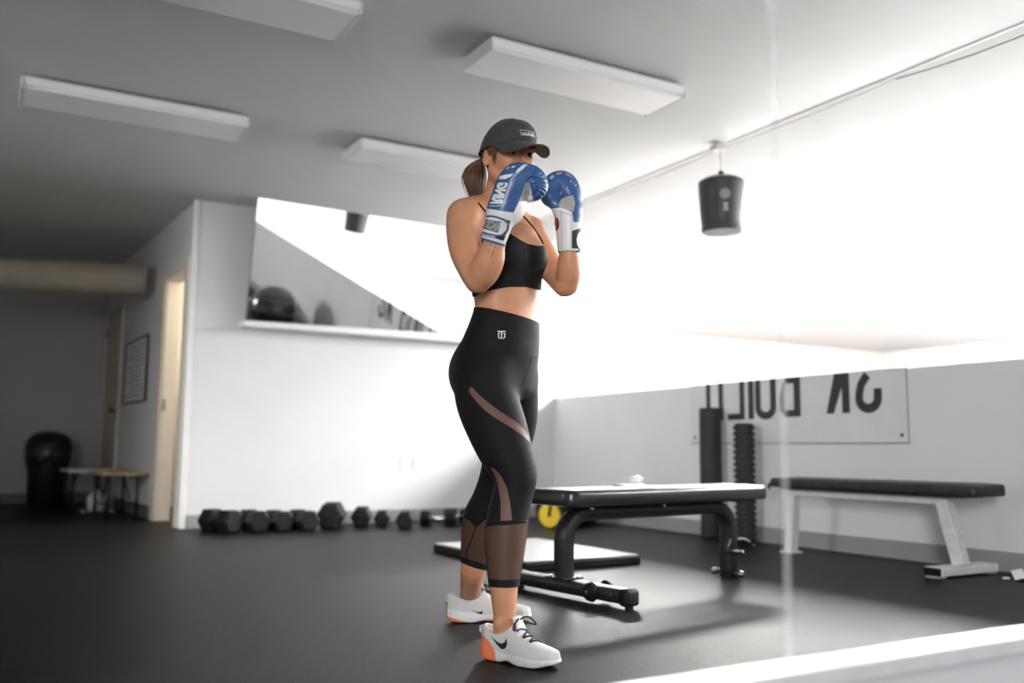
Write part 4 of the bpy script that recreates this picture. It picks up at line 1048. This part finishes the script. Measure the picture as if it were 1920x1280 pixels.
legg = part('leggings', V_, T_, M_LEGG, thick=0.0025)
LEG_TREE = bvh(LV, LT)
V_, T_ = clip(LV, LT, vA); part('thigh_mesh_panel', V_, T_, M_MESHT, legg)
V_, T_ = clip(LV, LT, vB); part('knee_mesh_panel', V_, T_, M_MESHT, legg)
for sgn, nm in ((1, 'calf_mesh_panel'), (-1, 'calf_mesh_panel')):
    side_ = np.where((LV[:, 1] > -0.06) == (sgn > 0), vC, 50.0)
    V_, T_ = clip(LV, LT, side_); part(nm, V_, T_, M_MESHP, legg)
line_on('seam', [(1010, 667), (1000, 671), (992, 672)], 0.0009, M_LEGG, LEG_TREE, legg)
line_on('seam', [(996, 671), (992, 690), (984, 712), (976, 727)], 0.0011, M_LEGG, LEG_TREE, legg)
line_on('seam', [(893, 985), (884, 1010), (876, 1030), (873, 1043)], 0.0020, M_LEGG, LEG_TREE, legg)
line_on('seam', [(912, 987), (938, 978), (962, 976), (990, 977)], 0.0020, M_LEGG, LEG_TREE, legg)
# shield mark on the hip
SH = lambda pts: [(932.5 + x * 0.30, 620 + y * 0.30) for x, y in pts]
decal('shield_mark', [SH(p) for p in ([(0, 0), (52, 0), (52, 8), (0, 8)], [(22, 8), (30, 8), (30, 50), (22, 50)], [(3, 14), (16, 14), (16, 20), (10, 20), (10, 38), (18, 46), (18, 53), (3, 42)], [(49, 14), (36, 14), (36, 20), (42, 20), (42, 38), (34, 46), (34, 53), (49, 42)])], M_GPRINT, LEG_TREE, legg)

# ------------------------------------------------------------------ sports bra
TV, TF_ = torso.mesh(0.0042); TT = tris(TF_)
P, Pw = fld(TV)
ytop = np.interp(P[:, 0], [860, 900, 925, 945, 960, 975, 990, 1010, 1020, 1026, 1034], [452, 440, 428, 430, 440, 449, 457, 461, 460, 474, 486])
TV, TT = clip(TV, TT, ytop - P[:, 1])
P, Pw = fld(TV)
ylow = np.interp(P[:, 0], [870, 887, 903, 925, 956, 987, 1016, 1030], [562, 556, 548, 542, 537, 537, 544, 550])
TV, TT = clip(TV, TT, P[:, 1] - ylow)
bra = part('sports_bra', TV, TT, M_LEGG, thick=0.003)
BRA_TREE = bvh(TV, TT)
line_on('hem_seam', [(905, 541), (925, 535), (956, 529), (987, 529), (1014, 535)], 0.0011, M_LEGG, BRA_TREE, bra)
line_on('strap', [(897, 381), (903, 389), (911, 398), (922, 412), (940, 428)], 0.0030, M_LEGG, BVH_BODY, bra, 0.001)
line_on('strap', [(972, 398), (985, 409), (1000, 427), (1010, 442), (1016, 452), (1019, 462)], 0.0030, M_LEGG, BVH_BODY, bra, 0.001)
# forearm tattoo: two rows of small script
random.seed(5)
tp = []
for x0, y0, x1, y1, n in ((921, 456, 915, 480, 7), (929, 456, 921, 482, 9)):
    for i in range(n):
        t = (i + 0.5) / n
        if random.random() < 0.12: continue
        cx, cy = x0 + (x1 - x0) * t, y0 + (y1 - y0) * t; w_ = 1.3 + random.random() * 1.0; a_ = random.uniform(-0.6, 0.9)
        tp.append([(cx - w_, cy - 0.9 + a_), (cx + w_ * 0.3, cy - 0.6), (cx + w_, cy - a_), (cx + w_ * 0.6, cy + 0.8), (cx - w_ * 0.4, cy + 0.7)])
decal('tattoo', tp, M_TATTOO, BVH_BODY, person, 0.0006, 1.5)
# ------------------------------------------------------------------ boxing gloves
def split_parts(V, T, defs, parent, wmid):
    """cut one surface into coloured parts by photo-plane polygons; first match wins"""
    P = to_px(to_world(V)); out = []
    rest = (V, T)
    for name, poly, material in defs:
        v, t = rest
        Pv = to_px(to_world(v)); sd = polysd(Pv, poly) if poly is not None else np.full(len(v), -1.0)
        if name == 'palm_patch': sd = np.where(v[:, 1] < wmid, np.maximum(sd, 1.0), sd)
        if poly is not None:
            a = clip(v, t, sd); rest = clip(v, t, -sd + 1e-6)
        else: a = rest
        if len(a[1]): out.append(part(name, a[0], a[1], material, parent))
    return out
def glove_thing(center):
    o = bpy.data.objects.new('boxing_glove', None); COL.objects.link(o); o.parent = person
    o.location = (0, 0, 0); o.empty_display_size = 0.05; return o
def wrinkle(field, c, axis_e1, axis_e2, r0, r1, amp, n, amin, amax):
    m = r1 + 0.02
    sl, (X, Y, Z) = field.block(c - np.array([m, 0.09, m]), c + np.array([m, 0.09, m]))
    x = (X - c[0]); z = (Z - c[2]); ang = np.arctan2(z, x); rad = np.sqrt(x * x + z * z)
    wgt = np.clip((rad - r0) / 0.012, 0, 1) * np.clip((r1 - rad) / 0.012, 0, 1) * np.clip((ang - amin) / 0.25, 0, 1) * np.clip((amax - ang) / 0.25, 0, 1)
    field.a[sl] = field.a[sl] + amp * wgt * np.sin(ang * n + 1.2 * np.sin(ang * 7.0)) * np.ones_like(Y)

# near glove
G = Field((-0.12, 0.15, 1.22), (0.14, 0.38, 1.58), 0.0027)
G.limb([(J(924, 455, 0.247), 0.0375), (J(929, 438, 0.256), 0.0405), (J(936, 415, 0.266), 0.0425), (J(943, 396, 0.272), 0.044)], 0.01)
G.limb([(J(941, 398, 0.272), 0.044), (J(950, 372, 0.28), 0.0475), (J(961, 346, 0.285), 0.050), (J(972, 334, 0.285), 0.046)], 0.02)
G.ell(J(968, 392, 0.262), np.eye(3), (0.022, 0.028, 0.034), 0.03)
G.limb([(J(970, 334, 0.285), 0.043), (J(987, 331, 0.282), 0.040), (J(1000, 338, 0.278), 0.040), (J(1005, 351, 0.272), 0.036), (J(1000, 361, 0.268), 0.026), (J(992, 366, 0.266), 0.017)], 0.012)
G.limb([(J(970, 385, 0.255), 0.026), (J(978, 365, 0.255), 0.024), (J(984, 350, 0.258), 0.018)], 0.02)
wrinkle(G, J(987, 350, 0.28), None, None, 0.016, 0.066, 0.0016, 34, -1.2, 2.4)
tv, tf = G.mesh(); ttree = bvh(tv, tris(tf))
gp = []
for x_, y_ in ((989, 352), (989.5, 344), (993, 337), (1000, 333.5), (1007, 336), (1011, 344), (1010, 354), (1004, 364), (997, 369)):
    q_ = surf(x_, y_, ttree, 0.0)
    if q_ is not None:
        q_ = np.array(q_[:]) - BASE; gp.append((np.array([q_ @ UA, q_ @ WA, q_[2]]), 0.0045))
if len(gp) > 3: G.limb(gp, 0.006, 4, 'sub')
sl, (X, Y, Z) = G.block((-0.2, 0, 1.2), (0.2, 0.4, 1.6))
c0, c1 = J(924, 457, 0.247), J(943, 396, 0.272); ax = (c1 - c0) / np.linalg.norm(c1 - c0)
c0 = c0 + ax * 0.002
G.a = np.maximum(G.a, (c0[0] - X) * ax[0] + (c0[1] - Y) * ax[1] + (c0[2] - Z) * ax[2])
GV, GF = G.mesh(); GT = tris(GF)
gl = glove_thing(None); gl['label'] = 'near blue and white glove raised before the face'
split_parts(GV, GT, [
    ('palm_patch', [(974, 378), (979, 362), (985, 345), (990, 341), (994.5, 347), (994, 360), (989, 376)], M_GGREY),
    ('mitt', [(880, 388), (915, 391), (940, 395), (963, 398.5), (972, 380), (979, 363), (985, 344), (990, 341), (994, 346), (1000, 376), (1060, 400), (1060, 280), (880, 280)], M_BLUE),
    ('cuff', None, M_GWHITE)], gl, 0.255)
GTREE = bvh(GV, GT)
print_parent = gl
quad = [(918.5, 382), (934, 342.5), (953, 342), (943, 382)]
decal('lettering', text_polys('RING', quad, 0.06), M_GPRINT, GTREE, gl, 0.0012)
decal('emblem', [[(935, 336), (938, 330), (949, 327.5), (964, 325.5), (958, 331.5), (947, 336)], [(965, 325), (971, 317), (980, 309.5), (988, 307.5), (981, 315), (972, 322.5)], [(949, 317.5), (953, 314), (956.5, 313), (953, 317)], [(958, 315.5), (965, 314.2), (967, 311.2), (960.5, 312)]], M_GPRINT, GTREE, gl, 0.0012)
line_on('print_outline', [(916.5, 386), (930, 386), (942.5, 385), (946.5, 381), (951, 363), (958, 337), (964, 329.5), (976, 320), (989, 309)], 0.0013, M_GPRINT, GTREE, gl)
decal('strap_corner', [[(945, 411), (957, 413.5), (944, 451), (925, 445), (940, 440), (950, 430), (951.5, 419)]], M_INK, GTREE, gl, 0.0010)
for pts, r in (([(912.5, 405.5), (921, 405), (931.5, 407), (945.6, 412), (953, 419), (952.6, 430), (945.6, 440), (933, 442), (918, 439.5), (901.5, 435)], 0.0030), ([(900.5, 446), (914, 450), (927, 454), (940, 457.5), (947, 459.5)], 0.0034), ([(902, 439.5), (916, 443.5), (930, 446)], 0.0012)):
    line_on('piping', pts, r, M_TRIMB, GTREE, gl)
lab = decal('strap_label', [[(906, 427.5), (934, 436), (939, 415.5), (911.5, 411)]], M_INK, GTREE, gl, 0.0016)
decal('strap_lettering', text_polys('RINGSIDE', [(932, 432.5), (904.5, 424), (911, 413.5), (936, 418)], 0.0), M_GPRINT, GTREE, gl, 0.0028, 1.5)
for a, b in (((909, 426), (933, 433.5)), ((933, 433.5), (937.5, 417)), ((937.5, 417), (912, 412.5))): line_on('label_border', [a, b], 0.0006, M_GPRINT, GTREE, gl, 0.0022)
line_on('stitch', [(963, 399), (966, 412), (960, 430)], 0.0006, M_GGREY, GTREE, gl)

# far glove
G = Field((0.05, -0.10, 1.22), (0.28, 0.18, 1.56), 0.0027)
G.limb([(J(1067, 472, 0.05), 0.0365), (J(1067, 450, 0.053), 0.0400), (J(1066, 420, 0.055), 0.0435), (J(1066, 398, 0.055), 0.0440)], 0.01)
G.limb([(J(1067, 398, 0.055), 0.0415), (J(1067, 372, 0.055), 0.0420), (J(1062, 352, 0.055), 0.0430), (J(1053, 345, 0.055), 0.0420)], 0.015)
G.limb([(J(1055, 346, 0.055), 0.042), (J(1043, 346, 0.06), 0.042), (J(1034, 357, 0.068), 0.036), (J(1030, 370, 0.075), 0.028), (J(1036, 380, 0.08), 0.018)], 0.010)
G.limb([(J(1050, 392, 0.075), 0.024), (J(1055, 382, 0.082), 0.020)], 0.02)
wrinkle(G, J(1056, 373, 0.055), None, None, 0.022, 0.066, 0.0018, 30, 0.5, 3.3)
sl, (X, Y, Z) = G.block((-0.2, -0.4, 1.2), (0.3, 0.4, 1.6))
zb_ = J(1067, 474, 0.05)[2]
G.a = np.maximum(G.a, (zb_ - Z) + 0 * X + 0 * Y)
GV, GF = G.mesh(); GT = tris(GF)
gl = glove_thing(None); gl['label'] = 'far blue and white glove with palm side showing'
split_parts(GV, GT, [
    ('palm_patch', [(1050, 378), (1053, 373), (1060, 369), (1075, 365.5), (1078.5, 380), (1076, 396), (1064, 393), (1050, 388), (1046, 384)], M_GGREY),
    ('mitt', [(980, 391), (1035, 391), (1044, 390), (1050, 388.5), (1064, 393.5), (1073, 397), (1075, 416), (1086, 416.5), (1130, 414), (1130, 280), (980, 280)], M_BLUE),
    ('cuff', None, M_GWHITE)], gl, 0.055)
GTREE = bvh(GV, GT)
line_on('piping', [(1045, 471), (1056, 474), (1067, 474), (1078, 472), (1087, 469)], 0.0032, M_TRIMB, GTREE, gl)
decal('oval_badge', [[(1042 + 7.0 * math.cos(q * math.pi / 10), 420 + 13 * math.sin(q * math.pi / 10)) for q in range(20)]], M_PURPLE, GTREE, gl, 0.0012)
decal('oval_centre', [[(1043 + 4.0 * math.cos(q * math.pi / 10), 418 + 8 * math.sin(q * math.pi / 10)) for q in range(20)]], M_RED, GTREE, gl, 0.0022)
decal('strap_patch', [[(1072.5, 433), (1089, 427), (1084, 436), (1080, 447), (1080, 458), (1084, 466), (1072, 465.5)]], M_INK, GTREE, gl, 0.0012)
line_on('piping', [(1089, 430), (1083, 438), (1080, 448), (1081, 458), (1085, 466), (1090, 467)], 0.0022, M_TRIMB, GTREE, gl)
line_on('strap_print', [(1088, 446), (1086.5, 456), (1089, 456)], 0.0008, M_INK, GTREE, gl)
line_on('stitch', [(1052, 392), (1053, 430), (1054, 470)], 0.0007, M_TRIMB, GTREE, gl)
line_on('stitch', [(1073, 398), (1072, 430), (1070, 470)], 0.0007, M_GGREY, GTREE, gl)
line_on('stitch', [(1047, 396), (1060, 399), (1073, 404)], 0.0006, M_TRIMB, GTREE, gl)
line_on('stitch', [(1020, 349), (1032, 333), (1048, 325), (1064, 327), (1078, 338), (1085, 350)], 0.0012, M_TRIMB, GTREE, gl)
decal('knuckle_print', [[(1030, 333), (1036, 328), (1041, 330), (1034, 337)], [(1042, 325), (1052, 322.5), (1056, 325), (1045, 328.5)], [(1060, 324), (1070, 329), (1072, 333), (1061, 328)]], M_GGREY, GTREE, gl, 0.0012)

# ------------------------------------------------------------------ cap
cap = bpy.data.objects.new('cap', None); COL.objects.link(cap); cap.parent = person; cap.empty_display_size = 0.05
cap['label'] = 'charcoal baseball cap'
CF, CL_ = 0.106, 0.0885
def rim_u(f): return 0.0085 + 0.255 * f
def cap_pt(phi, s, off=0.0):
    pw = 2.2 + 0.35 * math.cos(phi)
    q = (1 - s ** pw) ** (1 / pw) if s < 1 else 0.0
    f, l = (CF + off) * math.cos(phi) * q, (CL_ + off) * math.sin(phi) * q
    f0 = CF * math.cos(phi); r0 = rim_u(f0)
    top = 0.113 + off
    bulge = 0.006 * math.sin(math.pi * min(1, s * 1.3)) * max(0, math.cos(phi))
    return hp_(f * (1 + bulge * 2) + 0.012 * s, l, r0 + (top - r0) * s)
NP, NS = 72, 22
V = []; Fq = []
for j in range(NS + 1):
    s_ = math.sin(j / NS * math.pi / 2) if j < NS else 1.0
    for i in range(NP): V.append(cap_pt(2 * math.pi * i / NP, s_))
for j in range(NS):
    for i in range(NP): Fq.append((j * NP + i, j * NP + (i + 1) % NP, (j + 1) * NP + (i + 1) % NP, (j + 1) * NP + i))
V = np.array(V); Fq = np.array(Fq)[:, ::-1]
crown = part('crown', V, Fq, M_CAP, cap, thick=0.002)
CTREE = bvh(V, tris(Fq))
for k in range(6):
    ph = math.radians(30 + 60 * k) if True else 0
    pts = [Vector(to_world(cap_pt(ph, math.sin(j / 14 * math.pi / 2), 0.0003))) for j in range(15)]
    MB().tube(pts, 0.0008, 6).build('panel_seam', M_CAP, cap, True)
mb = MB(); mb.lathe((0, 0, 0), [(0.002, 0.004), (0.006, 0.003), (0.0075, 0)], 14)
mb.v = [tuple(to_world(hp_(x + 0.012, y, 0.1125 + z))) for x, y, z in mb.v]; mb.build('top_button', M_CAP, cap, True)
pts = [Vector(to_world(cap_pt(2 * math.pi * i / 48, 0.0, 0.0005))) for i in range(49)]
MB().tube(pts, 0.0018, 6, False).build('rim_binding', M_CAP, cap, True)
# brim
V = []; NU, NV = 28, 12
for j in range(NV + 1):
    s_ = j / NV
    for i in range(NU + 1):
        v = -1 + 2 * i / NU; ph = v * math.radians(66)
        f0, l0 = CF * math.cos(ph), CL_ * math.sin(ph); u0 = rim_u(f0) + 0.006
        ext = 0.098 * math.sqrt(max(0, 1 - abs(v) ** 2.6))
        f = f0 - 0.003 + s_ * ext
        l = l0 * (1 + 0.02 * s_)
        u = rim_u(f0) + 0.003 - s_ * ext * 0.14 - 0.50 * v * v * s_ * ext - 0.003 * v * v
        V.append(hp_(f, l, u))
Fq = [(j * (NU + 1) + i, (j + 1) * (NU + 1) + i, (j + 1) * (NU + 1) + i + 1, j * (NU + 1) + i + 1) for j in range(NV) for i in range(NU)]
brim = part('brim', np.array(V), np.array(Fq)[:, ::-1], M_CAP, cap, thick=0.003)
edge = [Vector(to_world(V[NV * (NU + 1) + i])) for i in range(NU + 1)]
MB().tube(edge, 0.0018, 6).build('brim_edge', M_CAP, cap, True)
bxq = [(974.5, 244), (988, 244.8), (1001, 248.5), (1002.5, 256.5), (990, 254), (977.5, 253.5)]
decal('logo_patch', [bxq], M_INK, CTREE, cap, 0.0008)
for i in range(6): line_on('logo_border', [bxq[i], bxq[(i + 1) % 6]], 0.0007, M_GPRINT, CTREE, cap, 0.0012)
decal('logo_lettering', text_polys('adidas', [(1000, 255), (979, 252), (976.8, 245.8), (998.5, 249.2)], 0.012), M_GPRINT, CTREE, cap, 0.0016, 1.5)

# ------------------------------------------------------------------ hair
HV, HF_ = body.mesh(0.0045); HT = tris(HF_)
rel = HV - HC; hf, hl, hu = rel @ fh, rel @ lh, rel @ uh
near_h = (np.abs(rel) < 0.16).all(1)
back = np.maximum.reduce([hf - (-0.030 + 0.35 * np.clip(hu, -0.05, 0.05)), -0.062 - hu - 0.25 * (hf + 0.05), hu - 0.05])
side_ = np.maximum.reduce([np.abs(hf - 0.030) - 0.020, 0.0 - hu - 0.004, hu - 0.05, 0.045 - np.abs(hl)])
val = np.where(near_h, back, 1.0)
V_, T_ = clip(HV, HT, val)
hair = part('hair', V_, T_, M_HAIR)
random.seed(11)
def strand(pts, r0, r1, n=5):
    k = len(pts); return MB().tube([Vector(to_world(p)) for p in pts], [r0 + (r1 - r0) * (i / (k - 1)) ** 2 for i in range(k)], n)
mb = MB()
R0, R1, R2, R3 = J(908, 298, -0.03), J(893, 306, -0.045), J(889, 335, -0.045), J(896, 374, -0.035)
def bez(t): 
    return (1 - t) ** 3 * R0 + 3 * t * (1 - t) ** 2 * (R1 + (R1 - R0) * 0.55) + 3 * t * t * (1 - t) * (R2 + np.array([-0.004, 0, 0])) + t ** 3 * R3
for k in range(620):
    a = random.random() * 2 * math.pi; r = math.sqrt(random.random())
    endt = 0.72 + 0.34 * random.random() ** 0.7; pts = []
    j1, j2, ph = random.gauss(0, 0.006), random.gauss(0, 0.005), random.random() * 6.28
    for i in range(10):
        t = i / 9 * endt; c_ = bez(min(t, 1)) if t <= 1 else R3 + (R3 - R2) * 0.4 * (t - 1) * 3
        wd = 0.012 + 0.029 * math.sin(min(1, t * 1.25) * math.pi * 0.62) - 0.020 * max(0, t - 0.6) / 0.4
        wv = 0.0022 * math.sin(t * 7 + ph) * t
        pts.append(c_ + np.array([math.cos(a) * r * wd + j1 * t * t + wv, math.sin(a) * r * wd * 0.85, math.sin(a * 2) * 0.004 + j2 * t - 0.004 * t]))
    q = strand(pts, 0.0016, 0.00025, 4); mb.add(q.v, q.f)
mb.build('ponytail', M_HAIR, hair, True)
mb = MB()
for k in range(90):
    o = random.random(); pts = []; ln = (0.030 + 0.020 * random.random()) if o < 0.72 or random.random() < 0.4 else (0.050 + 0.030 * random.random())
    for i in range(6):
        t = i / 5
        pts.append(hp_(0.004 + 0.050 * o - (0.012 + 0.012 * (1 - o)) * t, 0.0775 - 0.012 * o * o + 0.003 * math.sin(t * math.pi), 0.030 - t * ln))
    q = strand(pts, 0.0011, 0.0002, 4); mb.add(q.v, q.f)
for k in range(80):
    o = random.random(); pts = []
    for i in range(6):
        t = i / 5
        pts.append(hp_(-0.030 - 0.045 * o - 0.018 * t, 0.0785 - 0.024 * o + 0.004 * math.sin(t * math.pi) - 0.020 * t, 0.0 - t * (0.060 + 0.02 * random.random())))
    q = strand(pts, 0.0014, 0.0004, 4); mb.add(q.v, q.f)
mb.build('loose_strands', M_HAIR, hair, True)
MB().tube([Vector(to_world(R0 + (R1 - R0) * 0.25 + np.array([0, math.cos(q * math.pi / 10) * 0.014, math.sin(q * math.pi / 10) * 0.014]))) for q in range(21)], 0.0035, 6, False).build('hair_tie', M_LACE, hair, True)

# ------------------------------------------------------------------ shoes
def shoe(H, x, y, L, lateral, ankle, label):
    """running shoe: x heel to toe, y to the foot's left seen from above; lateral = sign of the outer side"""
    so = bpy.data.objects.new('shoe', None); COL.objects.link(so); so.parent = person; so.empty_display_size = 0.05; so['label'] = label
    k = L / 0.275
    def W3(a, b, c): return H + x * a + y * b + ZA * c
    h = 0.0027
    # all in shoe space first
    Fd = Field((-0.03, -0.07, -0.01), (L + 0.03, 0.07, 0.15), h)
    X, Y, Z = np.meshgrid(*Fd.ax, indexing='ij', sparse=True)
    xs = np.array([-0.012, 0.0, 0.02, 0.06, 0.11, 0.16, 0.20, 0.24, 0.262, 0.275]) * k
    hwid = np.interp(X, xs, [0.010, 0.022, 0.033, 0.037, 0.039, 0.045, 0.048, 0.042, 0.030, 0.006])
    cen = lateral * np.interp(X, xs, [0, 0, 0, 0, 0.001, 0.004, 0.004, -0.002, -0.006, -0.008])
    top = np.interp(X, xs, [0.110, 0.125, 0.130, 0.130, 0.118, 0.082, 0.066, 0.056, 0.050, 0.044])
    ex_ = np.interp(X, xs, [4.0, 4.0, 4.0, 4.0, 3.0, 2.4, 2.3, 2.3, 2.3, 2.3])
    yy = (Y - cen) / hwid; zz_ = np.clip((Z - 0.018) / (top - 0.018), 0, None)
    q = (np.abs(yy) ** ex_ + zz_ ** ex_) ** (1 / ex_)
    up = (q - 1) * np.minimum(hwid, 0.05) * 0.9
    up = np.maximum(up, 0.018 - Z)
    up = np.maximum(up, np.maximum(-0.012 * k - X, X - 0.275 * k))
    collar = np.interp(X, np.array([-0.02, 0.0, 0.03, 0.062, 0.090, 0.108, 0.125, 0.2]), [0.098, 0.097, 0.084, 0.074, 0.085, 0.104, 0.112, 0.112])
    up = np.maximum(up, (Z - collar) * 0.9)
    hole = np.sqrt(((X - 0.060) / 0.058) ** 2 + (Y / 0.0315) ** 2) - 1; hole = np.maximum(hole * 0.030, 0.055 - Z)
    Fd.a = np.maximum(up + 0 * X + 0 * Y + 0 * Z, -hole).astype(np.float32)
    Vu, Fu = Fd.mesh(); Tu = tris(Fu)
    # midsole
    Fs = Field((-0.03, -0.07, -0.01), (L + 0.03, 0.07, 0.09), h)
    X, Y, Z = np.meshgrid(*Fs.ax, indexing='ij', sparse=True)
    hw2 = np.interp(X, xs, [0.014, 0.028, 0.038, 0.040, 0.040, 0.048, 0.051, 0.046, 0.034, 0.012]); cen = lateral * np.interp(X, xs, [0, 0, 0, 0, 0.001, 0.004, 0.004, -0.002, -0.006, -0.008])
    bot = np.interp(X, np.array([-0.015, 0.01, 0.05, 0.08, 0.10, 0.125, 0.15, 0.22, 0.275]) * k, [0.016, 0.004, 0.001, 0.002, 0.007, 0.005, 0.001, 0.002, 0.014])
    tp_ = np.interp(X, np.array([-0.012, 0.03, 0.08, 0.16, 0.22, 0.275]) * k, [0.050, 0.044, 0.038, 0.032, 0.027, 0.026])
    edge = (np.abs(Y - cen) - hw2 + 0.10 * np.abs(Z - 0.018)); ex = np.maximum(-0.014 * k - X, X - 0.278 * k)
    dxy = np.maximum(edge, ex); dz_ = np.maximum(bot - Z, Z - tp_); r_ = 0.007
    sd = np.minimum(np.maximum(dxy + r_, dz_ + r_), 0) + np.sqrt(np.maximum(dxy + r_, 0) ** 2 + np.maximum(dz_ + r_, 0) ** 2) - r_
    Fs.a = sd.astype(np.float32)
    Vs, Fs_ = Fs.mesh(); Ts = tris(Fs_)
    place = lambda V: H + V[:, 0:1] * x + V[:, 1:2] * y + V[:, 2:3] * ZA
    # orange pods: tall on the outer heel, thin elsewhere
    outer = (Vs[:, 1] * lateral) > -0.01
    prof = np.where(outer, np.interp(Vs[:, 0], [-0.03, 0.0, 0.03, 0.062, 0.066, 0.094, 0.097, 0.122, 0.125], [0.066, 0.066, 0.058, 0.030, -0.02, -0.02, 0.013, 0.012, -0.02]),
                    np.interp(Vs[:, 0], [-0.03, 0.0, 0.03, 0.06, 0.07, 0.10, 0.115, 0.16, 0.18], [0.028, 0.02, 0.011, 0.005, -0.02, -0.02, 0.011, 0.012, -0.02]))
    vo = Vs[:, 2] - prof
    a = clip(Vs, Ts, vo); b = clip(Vs, Ts, -vo + 1e-6)
    if len(a[1]): part('heel_pod', place(a[0]), a[1], M_ORANGE, so)
    part('midsole', place(b[0]), b[1], M_SOLE, so)
    upo = (Vu[:, 1] * lateral) > 0.0
    vo = np.where(upo, Vu[:, 2] - np.interp(Vu[:, 0], [-0.03, 0.008, 0.03, 0.052, 0.056], [0.070, 0.070, 0.062, 0.040, -0.02]), 0.05)
    a = clip(Vu, Tu, vo); b = clip(Vu, Tu, -vo + 1e-6)
    if len(a[1]): part('heel_panel', place(a[0]), a[1], M_ORANGE, so)
    part('upper', place(b[0]), b[1], M_KNIT, so)
    # tongue, collar, pull tab
    def tw(a, b, c): return Vector(to_world(W3(a, b, c)))
    mb = MB(); ring = []
    for a_, c_ in ((0.106, 0.146), (0.112, 0.144), (0.122, 0.124), (0.132, 0.106)):
        ring.append([tw(a_ + 0.004 * math.cos(q * math.pi / 6), (0.024 if c_ > 0.1 else 0.02) * math.sin(q * math.pi / 6), c_ - 0.018 + 0.004 * math.cos(q * math.pi / 6)) for q in range(12)])
    mb.loft(ring).build('tongue', M_KNIT, so, True)
    MB().tube([tw(-0.004, 0, 0.072), tw(-0.018, 0, 0.080), tw(-0.020, 0, 0.090), tw(-0.004, 0, 0.094)], [(0.008, 0.0025)] * 4, 8).build('pull_tab', M_KNIT, so, True)
    pts = []
    for q in range(29):
        ca_, sa_ = math.cos(q * math.pi / 14), math.sin(q * math.pi / 14); xx = 0.060 + 0.060 * ca_
        pts.append(tw(xx, 0.0335 * sa_, float(np.interp(xx, [-0.02, 0.0, 0.03, 0.062, 0.090, 0.108, 0.125], [0.098, 0.097, 0.084, 0.074, 0.085, 0.104, 0.112]))))
    MB().tube(pts, 0.0038, 8, False).build('collar', M_KNIT, so, True)
    # laces
    tree = bvh(place(Vu), Tu)
    for i, a_ in enumerate((0.132, 0.144, 0.156, 0.168, 0.179)):
        P_ = []
        for b in np.linspace(-0.024, 0.024, 9):
            org = tw(a_ + (0.006 if (i % 2) else -0.004) * b / 0.024, b, 0.16); hit = tree.ray_cast(org, Vector((0, 0, -1)))
            if hit[0] is not None: P_.append(hit[0] + Vector((0, 0, 0.003)))
        if len(P_) > 2: MB().tube(P_, 0.0032, 6).build('lace', M_LACE, so, True)
    kz = 0.118
    for sgn in (-1, 1):
        loop = [tw(0.112, 0, kz), tw(0.118 + 0.012, sgn * 0.020, kz + 0.012), tw(0.135, sgn * 0.042, kz + 0.004), tw(0.142, sgn * 0.058, kz - 0.014), tw(0.132, sgn * 0.050, kz - 0.012), tw(0.120, sgn * 0.025, kz - 0.002), tw(0.112, 0, kz)]
        pts = []
        for i in range(len(loop) - 1):
            p0_, p1_, p2_, p3_ = loop[max(i - 1, 0)], loop[i], loop[i + 1], loop[min(i + 2, len(loop) - 1)]
            for t in (0, .25, .5, .75): pts.append(0.5 * ((2 * p1_) + (p2_ - p0_) * t + (2 * p0_ - 5 * p1_ + 4 * p2_ - p3_) * t * t + (3 * p1_ - p0_ - 3 * p2_ + p3_) * t ** 3))
        MB().tube(pts + [loop[-1]], 0.0026, 6).build('lace_loop', M_LACE, so, True)
    MB().tube([tw(0.105, -0.012, kz), tw(0.115, 0, kz + 0.005), tw(0.118, 0.012, kz - 0.002)], 0.0042, 8).build('lace_knot', M_LACE, so, True)
    return so, tree
s1, t1 = shoe(HN, xn, yn, Ln, 1 if yn[1] > 0 else -1, AN, 'front white running shoe with coral orange heel')
s2, t2 = shoe(HF, xf, yf, Lf, -1 if yf[1] > 0 else 1, AF, 'rear white running shoe with coral sole pods')
decal('swoosh', [[(920.5, 1191), (930, 1200.5), (936, 1205), (942, 1206), (947, 1203), (949.7, 1195.5), (951.4, 1206), (949.5, 1213), (946, 1216), (941, 1216.7), (937, 1213), (931, 1206.5)]], M_LACE, t1, s1, 0.0012)
decal('swoosh', [[(883.6, 1142.5), (894, 1146.3), (899, 1147), (902, 1146), (903, 1143.5), (905, 1148), (904, 1151), (901, 1151), (895.6, 1149)]], M_LACE, t2, s2, 0.0012)
